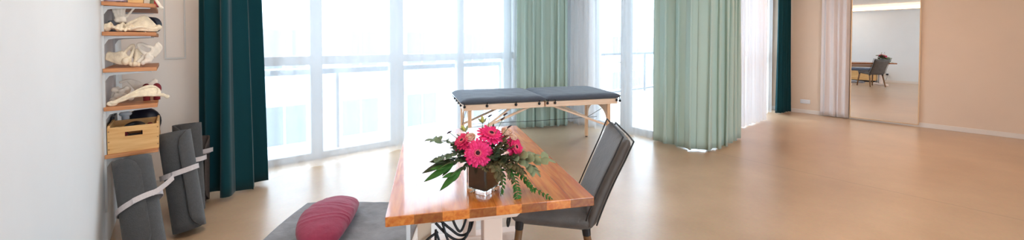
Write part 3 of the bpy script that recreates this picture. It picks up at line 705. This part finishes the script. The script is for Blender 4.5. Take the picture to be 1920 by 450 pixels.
# cable tray
tr = MB(); tr.box(.10, .27, .28, .98, .575, .58).box(.10, .104, .28, .98, .58, .66).box(.266, .27, .28, .98, .58, .66)
for y in (.30, .62, .94): tr.box(.10, .106, y, y+.025, .655, .711).box(.264, .27, y, y+.025, .655, .711)
tr.box(.11,.17,.272,.2795,.50,.68)
tr.build('cable_tray', M['tray'], tb, bevel=.002)
st = MB().box(.06,.078,.27,.30,.02,.711); st.build('cable_duct', M['plastic_white'], tb, bevel=.003)
def tloc(a, b, z): return (.49+.9004*a+.4352*b, 1.368-.4352*a+.9004*b, z)
cabs = [
 [(.36,.29,.69),(.355,.285,.60),(.33,.25,.52),(.29,.25,.50),(.24,.255,.53),(.19,.26,.585)],
 [(.365,.30,.69),(.37,.295,.61),(.345,.27,.53),(.30,.27,.512),(.25,.275,.55),(.20,.27,.60)],
 [(.35,.28,.68),(.325,.28,.57),(.30,.26,.535),(.275,.26,.57),(.26,.26,.62)],
 [(.22,.25,.585),(.24,.24,.52),(.275,.23,.44),(.305,.23,.36),(.31,.23,.2),(.32,.24,.01)],
 [(.19,.25,.56),(.19,.25,.50),(.205,.245,.44),(.22,.24,.34),(.215,.24,.1),(.23,.24,.008)],
 [(.315,.24,.51),(.32,.235,.44),(.318,.235,.3),(.325,.235,.12),(.34,.235,.008)],
 [(.20,.26,.545),(.16,.25,.525),(.13,.245,.50),(.118,.24,.485)],
 [(.19,.255,.55),(.205,.245,.50),(.195,.24,.43),(.21,.235,.3),(.19,.235,.1),(.17,.235,.008)],
]
labs = ['black cable looping lowest in the bundle under the table', 'black cable looping beside the table leg just above the lowest loop', 'short tight black cable loop under the table',
 'black cable slanting to the floor from the bundle under the table', 'black cable dropping steeply left of the loops under the table', 'black cable hanging straight down from the bundle under the table',
 'black cable running to the black adaptor under the table', 'black cable crossing the steep one left of the loops under the table']
for c, l in zip(cabs, labs):
    o = MB().tube(spline([tloc(*p) for p in c], 8), .0058, 8).build('power_cable', M['cable'], smooth=True); tag(o, l, 'cable', 'black cables under the table')
o = MB().box(-.022,.022,-.03,.03,-.12,0).build('power_adaptor', M['black'], bevel=.006); o.location = tloc(.118,.24,.49); o.rotation_euler = (0,.12,-.45); tag(o, 'black power adaptor hanging by its cable at the left under the table', 'adaptor')

# ------------------------------------------------------------------ chair
ch = thing('dining_chair', 'charcoal upholstered chair with wooden legs at the right side of the table', 'chair', (1.578, 1.577, 0), D(47))
def cushion(x0, x1, y0, y1, z0, z1, puff, n=18, ridge=0):
    """soft closed slab; x,y extents, bulging top and bottom"""
    m = MB()
    def side(sgn):
        def f(u, v):
            e = min(1, (min(u, 1-u, v, 1-v)/.12)); e = math.sqrt(max(0, 1-(1-e)**2))
            x = x0+(x1-x0)*u; y = y0+(y1-y0)*v
            zc = (z0+z1)/2; hz = (z1-z0)/2
            return (x, y, zc+sgn*hz*(.25+.75*e)+sgn*puff*math.sin(PI*u)*math.sin(PI*v)*(1 if sgn > 0 else .3) + ridge*.004*math.sin(26*u)*(1-e))
        return f
    top = [side(1)(i/(n-1), j/(n-1)) for i in range(n) for j in range(n)]; bot = [side(-1)(i/(n-1), j/(n-1)) for i in range(n) for j in range(n)]
    fs = []
    N = n*n
    for i in range(n-1):
        for j in range(n-1):
            q = (i*n+j, (i+1)*n+j, (i+1)*n+j+1, i*n+j+1); fs.append(q); fs.append(tuple(N+x for x in q[::-1]))
    per = [(i*n) for i in range(n)] + [((n-1)*n+j) for j in range(1, n)] + [(i*n+n-1) for i in range(n-2, -1, -1)] + [j for j in range(n-2, 0, -1)]
    for k in range(len(per)):
        a, b = per[k], per[(k+1) % len(per)]; fs.append((a, b, N+b, N+a))
    return m.add(top+bot, fs), per, top, bot
sm, per, tp, bt = cushion(-.23, .23, -.21, .235, .372, .47, .012)
# seat rises a little to the front
sm.v = [(x, y, z+.03*(y+.21)/.445) for x, y, z in sm.v]
seat = sm.build('seat', M['chair_cloth'], ch, smooth=True, sub=1)
# backrest: a tall pillow slab
BH = .50
bm_, per, tp, bt = cushion(-.235, .235, 0, BH, -.036, .036, .010, 22, 1)
def backmap(p):
    x, y, z = p; t = y/BH
    # corners pulled out at the top, slim waist
    wx = x*(1.0-.07*math.sin(PI*t)) ; yy = y + (.020*(abs(x)/.235)**3 if t > .8 else 0)*((t-.8)/.2 if t > .8 else 0)
    curve = .035*(x/.235)**2
    lean = .17*t+.03*t*t
    return (wx, -.205-lean+curve*.6-z*.93, .41+yy*.925-z*.38)
bm_.v = [backmap(p) for p in bm_.v]
back = bm_.build('backrest', M['chair_cloth'], ch, smooth=True, sub=1)
edge = [backmap(((x), (y), 0)) for x, y in [(-.237, .03+i*.0235) for i in range(20)]+[(-.237+i*.0237, BH+.003) for i in range(21)]+[(.237, BH-.02-i*.0235) for i in range(20)]]
for off in (.030, -.030):
    ed = [backmap((x, y, off)) for x, y in [(-.237, .03+i*.0235) for i in range(20)]+[(-.237+i*.0237, BH+.001) for i in range(21)]+[(.237, BH-.02-i*.0235) for i in range(20)]]
    MB().tube(ed, .0045, 6).build('seam_piping', M['piping'], back, smooth=True)
# seam ties at the seat front corner
MB().tube(spline([(-.22,.235,.47),(-.235,.25,.455),(-.24,.255,.43),(-.232,.252,.405),(-.222,.245,.425),(-.215,.24,.46)], 5), .006, 6).build('tie_loop', M['piping'], seat, smooth=True)
for x, y, dx, dy in [(-.20,.19,-.035,.045),(.20,.19,.035,.045),(-.19,-.17,-.035,-.075),(.19,-.17,.035,-.075)]:
    zt = .395+.03*(y+.21)/.445
    lg = MB().tube([(x+dx*.06,y+dy*.06,zt-.042),(x+dx*.5,y+dy*.5,zt*.5),(x+dx,y+dy,.0)], [.021,.019,.0135], 14).build('leg', M['leg_wood'], ch, smooth=True)
    MB().tube([(x,y,zt+.004),(x+dx*.07,y+dy*.07,zt-.044)], [.025,.0225], 14).build('socket_cap', M['black'], lg)

# ------------------------------------------------------------------ massage table
mt = thing('massage_table', 'folding massage table with slate quilted pad on a light birch frame', 'massage table', (2.26, 3.76, 0), math.atan2(-.393, .92))
ML, MWd = 2.08, .93
def half(x0, x1):
    m, p_, t_, b_ = cushion(x0, x1, -.01, MWd, .655, .742, .006, 26)
    m.v = [(x, y, z+(.006*noise.noise(Vector((x*9, y*9, 2)))+.003*noise.noise(Vector((x*22, y*22, 7))) if z > .7 else 0)) for x, y, z in m.v]
    return m
pads = []
for x0, x1 in ((-.02, 1.055), (1.04, ML+.02)): pads.append(half(x0, x1).build('pad', M['pad'], mt, smooth=True, sub=1))
fr = MB()
for x0, x1 in ((.02, 1.03), (1.05, ML-.02)):
    fr.box(x0, x1, .02, .042, .595, .665).box(x0, x1, .74, .762, .595, .665).box(x0, x0+.022, .042, .74, .595, .665).box(x1-.022, x1, .042, .74, .595, .665)
fr.build('frame', M['birch'], mt, bevel=.004)
def mleg(x, y): return MB().box(x-.022, x+.022, y-.018, y+.018, .012, .60).build('leg', M['birch_leg'], mt, bevel=.005)
for x in (.10, ML-.13):
    for y in (.065, .695):
        lg = mleg(x, y)
        MB().lathe([(.016,0),(.017,.012)], 14, T(x, y, 0)).build('foot_cap', M['black'], lg)
    # arched end panel between the two legs
    prof = [(.085,.59),(.675,.59),(.675,.16),(.665,.16)]
    arch = [(.665,.30)]+[(.38+.285*math.cos(a), .34+.20*math.sin(a)) for a in [PI*k/14 for k in range(15)]]+[(.095,.30)]
    poly = [(.085,.30),(.085,.594),(.675,.594),(.675,.30)]+arch
    MB().prism(poly, x-.008, x+.008, Matrix(((0,0,1,0),(1,0,0,0),(0,1,0,0),(0,0,0,1)))).build('end_panel', M['birch'], mt)
def bar(p, q, r, mat, name): return MB().tube([p, q], r, 8, flat=.62).build(name, mat, mt)
for y in (.085, .675):
    bar((.10,y,.30), (.86,y,.60), .017, M['birch'], 'brace'); bar((ML-.13,y,.30), (1.16,y,.60), .017, M['birch'], 'brace')
bar((.32,.09,.39),(.62,.09,.60), .014, M['birch'], 'brace')
bar((ML-.13,.70,.30), (1.30,.70,.60), .014, M['birch'], 'brace')
for pts in ([(.10,.38,.36),(1.04,.38,.35),(ML-.13,.38,.36)], [(ML-.13,.69,.29),(ML-.06,.04,.63)], [(.10,.69,.29),(.06,.04,.63)], [(.6,.69,.44),(1.04,.69,.63)], [(1.5,.69,.46),(1.04+.62,.69,.62)]):
    MB().tube(pts, .0035, 6).build('tension_cable', M['wire'], mt)
for x in (.03, .30, .66, .96, 1.07, 1.17, ML-.04):
    b = MB(); b.ball((x,.008,.645), .017, 10, (1,.7,1)); b.tube([(x,.01,.655),(x,-.008,.672),(x,-.012,.69)], .006, 6)
    b.build('pad_toggle', M['black'], mt, smooth=True)
for y in (.15,.35,.55,.75): 
    b = MB(); b.ball((.004,y,.640), .014, 8); b.tube([(.004,y,.65),(-.018,y,.67),(-.024,y,.69)], .005, 6); b.build('pad_toggle', M['black'], mt, smooth=True)
b = MB(); b.ball((ML+.02,.03,.63), .017, 8); b.tube([(ML+.02,.03,.64),(ML+.01,.02,.68)], .006, 6); b.build('pad_toggle', M['black'], mt, smooth=True)

# ------------------------------------------------------------------ vase and flowers
VC = Vector((.925, 1.36, .75)); VA = D(19)
va = thing('glass_vase', 'square glass vase lined with dark leaves on the table', 'vase', VC+Vector((0,0,.0006)), VA)
def sq(h_, r=.008):
    out = []
    for cx, cy, a0 in ((1,1,0),(-1,1,90),(-1,-1,180),(1,-1,270)):
        for k in range(4):
            a = D(a0+30*k); out.append((cx*(h_-r)+r*math.cos(a), cy*(h_-r)+r*math.sin(a)))
    return out
ou, inn = sq(.054), sq(.048, .006); n = len(ou)
g = MB()
vs = [(x,y,0) for x,y in ou]+[(x,y,.118) for x,y in ou]+[(x,y,.118) for x,y in inn]+[(x,y,.017) for x,y in inn]
fs = [tuple(range(n-1,-1,-1)), tuple(3*n+k for k in range(n))]
for lvl in range(3):
    for k in range(n): fs.append((lvl*n+k, lvl*n+(k+1) % n, (lvl+1)*n+(k+1) % n, (lvl+1)*n+k))
g.add(vs, fs).build('glass_body', M['glass'], va)
MB().prism(sq(.0465,.006), .0185, .112).build('leaf_lining', M['lining'], va, bevel=.002)

R3 = Vector((.781,-.625,0)); F3 = Vector((.625,.781,0))
def fp(r, f, z): return Vector((VC.x, VC.y, 0))+R3*r+F3*f+Vector((0,0,z))
def facing(nrm, spin=0):
    return Vector((0,0,1)).rotation_difference(Vector(nrm).normalized()).to_matrix().to_4x4() @ RZ(spin)
def petal(mb, Mx, L, w, lift, cup, n=5):
    vs = []
    for i in range(n+1):
        t = i/n; ww = w*(.35+.65*math.sin(PI*min(1, t*.62+.12)))*(1 if t < .92 else .55); z = lift*t+cup*t*t
        for s_ in (-1, 0, 1): vs.append(Mx @ Vector((.35*w+L*t, s_*ww/2, z-(.0015 if s_ == 0 else 0))))
    mb.add(vs, [(i*3+k, i*3+k+1, i*3+k+4, i*3+k+3) for i in range(n) for k in range(2)])
def nv(rr, ff, uu): return R3*rr+F3*ff+Vector((0,0,uu))
def stem_to(parent, head, entry, Minv, r=.0028):
    mid = head.lerp(entry, .55)+Vector((0,0,.01)); pts = spline([head, mid, entry], 6)
    return MB().tube([Minv @ p for p in pts], r, 7).build('stem', M['stem'], parent, smooth=True)
def gerbera(label, pos, nrm, rad, mat='pink', group='pink gerberas', entry=None):
    Mx = Matrix.Translation(pos) @ facing(nrm); o = thing('gerbera', label, 'flower', pos); o.rotation_mode = 'QUATERNION'; o.rotation_quaternion = facing(nrm).to_quaternion()
    o['group'] = group
    p = MB()
    for k in range(26): petal(p, RZ(2*PI*k/26+rnd.uniform(-.05,.05)) @ T(.009,0,0), rad-.013+rnd.uniform(-.003,.002), rad*.25, .004+rnd.uniform(-.004,.006), -.006+rnd.uniform(-.006,.004))
    for k in range(20): petal(p, RZ(2*PI*(k+.5)/20+rnd.uniform(-.06,.06)) @ T(.007,0,.004), rad*.72-.01, rad*.2, .010+rnd.uniform(-.002,.004), -.004)
    for k in range(20): petal(p, RZ(2*PI*k/20) @ T(.007,0,.006), rad*.34, rad*.09, .008, 0, 3)
    p.build('petals', M[mat], o, smooth=True, solid=.0008)
    d = MB(); d.lathe([(rad*.27,.001),(rad*.27,.010),(rad*.20,.0135),(rad*.17,.012)], 22); d.build('inner_ring', M['ring'], o, smooth=True)
    d = MB(); d.ball((0,0,.010), rad*.17, 10, (1,1,.5)); d.build('flower_center', M['disc'], o, smooth=True)
    e = entry or Vector((VC.x+rnd.uniform(-.03,.03), VC.y+rnd.uniform(-.03,.03), .865))
    stem_to(o, pos-Vector(nrm).normalized()*.004, e, Mx.inverted())
    return o
gerbera('large pink gerbera facing forward at the front of the bouquet', fp(-.016,-.065,.932), nv(-.05,-.93,.35), .060)
gerbera('pink gerbera at the top of the bouquet, tilted upward', fp(.035,.0,.995), nv(.25,-.35,.9), .062)
gerbera('pink gerbera at the left of the bouquet seen edge-on', fp(-.088,-.015,.968), nv(-.45,-.45,.75), .050, 'pink_dark')
gerbera('dark pink gerbera at the right of the bouquet turned away to the right', fp(.140,-.01,.940), nv(.75,-.5,.45), .052, 'pink_dark')
def rose(label, pos, nrm, r):
    o = thing('rose', label, 'flower', pos, group='peach roses'); o.rotation_mode = 'QUATERNION'; o.rotation_quaternion = facing(nrm).to_quaternion()
    p = MB()
    for lay, (n_, rr, hh) in enumerate([(3,.28,.95),(4,.5,1.0),(5,.78,.9),(5,1.0,.72)]):
        for k in range(n_):
            a0 = 2*PI*k/n_+lay*.6
            p.grid(lambda u, v: (r*rr*(.35+.65*math.sin(v*1.5))*math.cos(a0+(u-.5)*2*PI/n_*1.35), r*rr*(.35+.65*math.sin(v*1.5))*math.sin(a0+(u-.5)*2*PI/n_*1.35), r*1.25*hh*v*(1-.25*(2*u-1)**2)), 7, 6)
    p.build('petals', M['petal_pale'], o, smooth=True, solid=.0008)
    MB().lathe([(.003,-.012),(r*.35,-.003),(r*.4,.004)], 12).build('calyx', M['stem'], o, smooth=True)
    stem_to(o, Vector(pos)-Vector(nrm).normalized()*.008, Vector((VC.x+rnd.uniform(-.025,.025), VC.y+rnd.uniform(-.025,.025), .868)), (Matrix.Translation(pos) @ facing(nrm)).inverted(), .0025)
    return o
rose('peach rose between the left and the top gerbera', fp(-.052,-.01,.972), nv(-.15,-.5,.85), .024)
rose('peach rose behind the right shoulder of the top gerbera', fp(.098,.03,.985), nv(.3,-.3,.9), .026)
rose('small peach rose above the dark pink gerbera', fp(.128,.0,.975), nv(.5,-.4,.8), .017)

def leaf(mb, base, d, up, L, w, bend=.2, n=6, round_=False):
    d = Vector(d).normalized(); s_ = d.cross(Vector(up)); s_ = s_.normalized() if s_.length > 1e-4 else d.orthogonal().normalized(); u = s_.cross(d)
    vs = []
    for i in range(n+1):
        t = i/n; ww = w*(math.sin(PI*t)**(.55 if round_ else .9) if 0 < t < 1 else .02)
        c = Vector(base)+d*L*t-u*bend*L*t*t
        for k in (-1, 0, 1): vs.append(c+s_*k*ww/2+u*(.10*ww if k else 0))
    mb.add(vs, [(i*3+k, i*3+k+1, i*3+k+4, i*3+k+3) for i in range(n) for k in range(2)])
def branch(name, label, cat, pts, mat, lf, group, lw, ll, n, tipleaf=True, rnd_leaf=False, taper=.5, seed=1, spread=1.0, smat='stem', droop=.2, start=.25):
    """a stem through local (r,f,z) points with leaf pairs"""
    rr = random.Random(seed)
    P = spline([fp(*p) for p in pts], 8); root = P[0]
    o = thing(name, label, cat, root, group=group)
    Q = [p-root for p in P]
    MB().tube(Q, [.0022*(1-.6*i/len(Q)) for i in range(len(Q))], 6).build('stem', M[smat], o, smooth=True)
    m = MB()
    for k in range(n):
        t = start+(1-start)*k/(n-.5); i = min(len(Q)-2, int(t*(len(Q)-1))); c = Q[i].lerp(Q[i+1], t*(len(Q)-1)-i); d = (Q[i+1]-Q[i]).normalized()
        sd = d.cross(Vector((0,0,1))); sd = sd.normalized() if sd.length > .1 else R3
        sc = 1-taper*t
        for s_ in (-1, 1):
            v = (d*.55+sd*s_*spread+Vector((0,0,rr.uniform(-.25,.35)))).normalized()
            leaf(m, c, v, R3*rr.uniform(-.4,.4)+F3*rr.uniform(-1.1,-.2)+Vector((0,0,.7)), ll*sc*rr.uniform(.85,1.1), lw*sc*rr.uniform(.85,1.1), droop, 6, rnd_leaf)
    if tipleaf: leaf(m, Q[-1], (Q[-1]-Q[-3]), (0,0,1), ll*(1-taper), lw*(1-taper), .1, 6, rnd_leaf)
    m.build('leaves', M[mat], o, smooth=True, solid=.0006)
    return o
E0 = (0,.0,.872)
G = 'leafy branches of the bouquet'
# left side
branch('eucalyptus_branch', 'round-leaved grey green eucalyptus branch at the upper left of the bouquet', 'branch', [(-.02,.01,.87),(-.09,.0,.93),(-.16,.0,.965),(-.215,-.01,.972)], 'euc', 0, G, .042, .046, 5, True, True, .1, 3, start=.4)
branch('eucalyptus_branch', 'grey green branch below the round-leaved one at the left of the bouquet', 'branch', [(-.02,.0,.87),(-.09,-.02,.915),(-.15,-.03,.915),(-.195,-.035,.90)], 'euc', 0, G, .030, .042, 6, True, True, .2, 4, start=.35)
for i, (tip, mid, lab) in enumerate([((-.262,-.05,.842),(-.15,-.03,.90),'long narrow leaf sprig reaching farthest left over the table'),
        ((-.250,-.07,.812),(-.14,-.05,.885),'long green leaf sprig pointing down left over the table'),
        ((-.175,-.10,.785),(-.10,-.07,.865),'green leaf sprig drooping left of the vase almost to the table')]):
    P = spline([fp(-.02,-.01,.872), fp(*mid), fp(*tip)], 8); root = P[0]
    o = thing('leaf_sprig', lab, 'leaf', root, group='long leaves at the left of the bouquet')
    MB().tube([p-root for p in P[:12]], .0022, 6).build('stem', M['stem'], o, smooth=True)
    m = MB(); q0 = P[6]-root; q1 = P[-1]-root
    leaf(m, q0, q1-q0, nv(.1,-.75,.6), (q1-q0).length, .030, .06, 10)
    leaf(m, q0.lerp(q1,.25), (q1-q0)+Vector((0,0,.07)), nv(.1,-.7,.7), (q1-q0).length*.5, .020, .1, 8)
    leaf(m, q0.lerp(q1,.1), (q1-q0)-Vector((0,0,.06)), nv(.1,-.7,.7), (q1-q0).length*.45, .018, .1, 8)
    m.build('leaves', M['darkleaf' if i == 0 else 'fern'], o, smooth=True, solid=.0006)
# right side: pale big leaves
branch('eucalyptus_branch', 'pale broad-leaved branch reaching right over the table', 'branch', [(.03,.0,.87),(.12,-.01,.915),(.20,-.02,.905),(.262,-.03,.895)], 'euc_pale', 0, G, .040, .062, 4, True, True, .05, 5, start=.5)
branch('eucalyptus_branch', 'pale leafy branch hanging right of the dark pink gerbera', 'branch', [(.03,.0,.87),(.12,-.03,.91),(.18,-.04,.885),(.215,-.05,.86)], 'euc_pale', 0, G, .034, .055, 5, True, True, .1, 6, start=.4)
# ferns on the right
def fern(label, pts, n, ll, seed):
    return branch('fern_frond', label, 'fern', pts, 'fern', 0, 'fern fronds at the right of the vase', ll*.42, ll, n, True, False, .45, seed, 1.0, 'fern', .25, start=.3)
fern('green fern frond lying farthest right on the table', [(.04,-.02,.872),(.12,-.045,.875),(.20,-.07,.80),(.285,-.10,.756)], 13, .034, 7)
fern('green fern frond hanging straight down right of the vase', [(.04,-.02,.872),(.12,-.06,.86),(.145,-.085,.80),(.152,-.10,.757)], 11, .036, 8)
fern('short fern frond hanging close beside the vase at its right', [(.03,-.02,.872),(.075,-.07,.86),(.088,-.085,.82),(.082,-.09,.775)], 8, .036, 9)
fern('green fern frond between the hanging and the lying one', [(.04,-.02,.872),(.14,-.05,.872),(.19,-.075,.82),(.215,-.09,.785)], 10, .034, 10)
fern('fern frond showing behind the pale leaves at the right', [(.04,.02,.872),(.13,.03,.88),(.20,.03,.85),(.24,.02,.83)], 10, .032, 12)
# dark filler sprigs
k_ = 0
fl = ['olive brown filler sprig below the top gerbera','olive brown filler sprig at the right above the ferns','olive brown filler sprig over the vase rim at the right','olive brown filler sprig beside the dark pink gerbera',
      'dark filler sprig under the left gerbera','dark filler sprig hanging over the left vase rim','dark filler sprig behind the top gerbera','olive filler sprig in front of the peach rose',
      'dark filler sprig at the back left of the bouquet','olive filler sprig in the middle right of the bouquet','olive brown filler sprig under the front gerbera','dark filler sprig at the back right of the bouquet', 'olive brown filler sprig lowest at the right vase edge','olive filler sprig just above the right vase edge']
for (pts, mt_, sd) in [([(.01,0,.87),(.045,-.03,.92),(.07,-.05,.955)],'brownleaf',21),([(.02,0,.87),(.10,-.04,.90),(.15,-.06,.895)],'brownleaf',22),([(.02,0,.87),(.06,-.07,.88),(.085,-.085,.85)],'brownleaf',23),
        ([(.02,0,.87),(.09,-.02,.93),(.125,-.04,.95)],'brownleaf',24),([(-.01,0,.87),(-.06,-.03,.92),(-.09,-.05,.93)],'darkleaf',25),([(-.02,0,.87),(-.05,-.06,.885),(-.085,-.08,.87)],'darkleaf',26),
        ([(.01,.02,.87),(.03,.05,.95),(.04,.06,1.01)],'darkleaf',27),([(-.01,0,.87),(-.04,-.03,.93),(-.05,-.04,.95)],'darkleaf',28),([(-.01,.02,.87),(-.07,.05,.94),(-.11,.06,.97)],'darkleaf',29),
        ([(.02,0,.87),(.08,-.05,.91),(.11,-.07,.915)],'darkleaf',30),([(0,-.02,.87),(.0,-.075,.885),(.02,-.085,.87)],'brownleaf',31),([(.02,.02,.87),(.09,.05,.94),(.12,.07,.96)],'darkleaf',32),
        ([(.02,0,.87),(.10,-.06,.87),(.125,-.085,.835)],'brownleaf',33),([(.02,0,.87),(.07,-.055,.895),(.10,-.075,.88)],'brownleaf',34)]:
    branch('filler_sprig', fl[k_], 'sprig', pts, mt_, 0, 'small filler sprigs of the bouquet', .014, .026, 8, True, False, .2, sd, 1.1, start=.3); k_ += 1
mass = ['dark leafy sprig filling the left of the bouquet under the peach rose','dark leafy sprig low at the left between vase and long leaves','dark leafy sprig in the heart of the bouquet right of the front gerbera','dark leafy sprig at the right below the dark pink gerbera',
  'dark leafy sprig low over the right vase rim','dark leafy sprig at the back middle of the bouquet','olive leafy sprig right of the top gerbera','olive leafy sprig between top and dark pink gerbera','olive leafy sprig leaning out right below the pale leaves','dark leafy sprig beside the left gerbera']
for l_, pts, mt_, sd in zip(mass, [[(-.01,0,.87),(-.07,-.02,.925),(-.11,-.03,.94)],[(-.01,0,.87),(-.07,-.04,.90),(-.125,-.06,.895)],[(.01,0,.87),(.045,-.06,.91),(.06,-.07,.935)],[(.02,0,.87),(.10,-.05,.905),(.135,-.065,.92)],
   [(.02,-.01,.872),(.055,-.085,.88),(.075,-.10,.845)],[(0,.02,.87),(.03,.04,.93),(.05,.05,.975)],[(.01,0,.87),(.065,-.02,.94),(.09,-.02,.97)],[(.02,0,.87),(.085,-.035,.93),(.105,-.04,.955)],[(.02,-.01,.872),(.12,-.065,.885),(.165,-.08,.865)],[(-.01,0,.87),(-.08,.0,.93),(-.13,-.01,.955)]],
   ['darkleaf','darkleaf','darkleaf','darkleaf','brownleaf','darkleaf','brownleaf','brownleaf','brownleaf','darkleaf'], range(50,60)):
    branch('filler_sprig', l_, 'sprig', pts, mt_, 0, 'leafy filler sprigs of the bouquet', .024, .040, 7, True, False, .15, sd, 1.0, start=.25)
# upright twigs with catkins and buds
for i, (tip, lab) in enumerate([((.098,.0,1.085),'thin twig with dark catkins at the top right of the bouquet'),((.028,.03,1.072),'thin upright twig with dark buds over the top gerbera'),((-.15,.0,1.005),'thin twig with a dark catkin at the upper left'),((.115,-.0,1.03),'short twig with a dark bud above the right peach rose'),((-.005,.02,1.055),'upright twig with yellow green bud left of the top gerbera'),((-.085,.0,1.02),'yellow green bud twig beside the left peach rose')]):
    P = spline([fp(0,.01,.87), fp(tip[0]*.5, tip[1], .87+(tip[2]-.87)*.55), fp(*tip)], 8); root = P[0]
    o = thing('catkin_twig' if i < 4 else 'bud_twig', lab, 'twig', root, group='upright twigs of the bouquet')
    MB().tube([p-root for p in P], .0014, 6).build('stem', M['stem'], o, smooth=True)
    e = P[-1]-root; d = (P[-1]-P[-3]).normalized()
    if i < 4:
        for k, (dx, dz) in enumerate([(0,0),(-.012,-.02)][:1+(i == 0)]):
            c = e+R3*dx+Vector((0,0,dz)); mb = MB(); mb.tube([c-R3*.009-Vector((0,0,.006)), c, c+R3*.010+Vector((0,0,.005))], [.0022,.0042,.002], 8); mb.build('catkin', M['catkin'], o, smooth=True)
    else:
        mb = MB(); mb.tube([e-d*.010, e, e+d*.012, e+d*.018], [.003,.008,.006,.002], 9); mb.build('bud', M['bud'], o, smooth=True)
        m = MB()
        for s_ in (-1, 1): leaf(m, e-d*.015, d+R3*s_*.8, (0,-1,.3), .030, .012, .1, 5)
        m.build('leaves', M['euc_pale'], o, smooth=True, solid=.0006)

# ------------------------------------------------------------------ light
W = bpy.data.worlds.new('sky'); S.world = W; W.use_nodes = True
nt = W.node_tree; nt.nodes.clear()
wo = nt.nodes.new('ShaderNodeOutputWorld'); bg = nt.nodes.new('ShaderNodeBackground')
bg.inputs[0].default_value = (.70, .86, 1.0, 1); bg.inputs[1].default_value = 7.0
nt.links.new(bg.outputs[0], wo.inputs[0])
def portal(loc, rot, sx, sy):
    l = bpy.data.lights.new('window_portal', 'AREA'); l.shape = 'RECTANGLE'; l.size = sx; l.size_y = sy; l.cycles.is_portal = True
    o = bpy.data.objects.new('window_portal', l); COL.objects.link(o); o.location = loc; o.rotation_euler = rot
portal((2.18, YW+.12, 1.3), (-PI/2, 0, 0), 3.64, 2.6)
portal((X2+.12, 3.51, 1.3), (PI/2, 0, PI/2), 1.22, 2.6)
portal((7.26, Y3+.15, 1.3), (-PI/2, 0, 0), 3.5, 2.6)

portal((2.0, YB-.18, 1.4), (PI/2, 0, 0), 3.6, 2.4)  # portal of the added window behind the camera
# ------------------------------------------------------------------ camera
cd = bpy.data.cameras.new('camera'); cam = bpy.data.objects.new('camera', cd); COL.objects.link(cam)
cd.sensor_width = 36; cd.lens = 700/1920*36; cd.shift_y = -(225-94.7)/1920
cd.clip_start = .05; cd.clip_end = 200
cam.location = (0, 0, 1.4); cam.rotation_euler = (D(90-1.2), 0, -math.atan(560/700))
S.camera = cam
S.view_settings.view_transform = 'Standard'; S.view_settings.look = 'None'; S.view_settings.gamma = 1
S.view_settings.use_curve_mapping = False; S.view_settings.exposure = .24
S.cycles.max_bounces = 10; S.cycles.diffuse_bounces = 5; S.cycles.glossy_bounces = 5; S.cycles.transparent_max_bounces = 16; S.cycles.transmission_bounces = 8
S.cycles.sample_clamp_indirect = 6
S.cycles.caustics_reflective = False; S.cycles.caustics_refractive = False
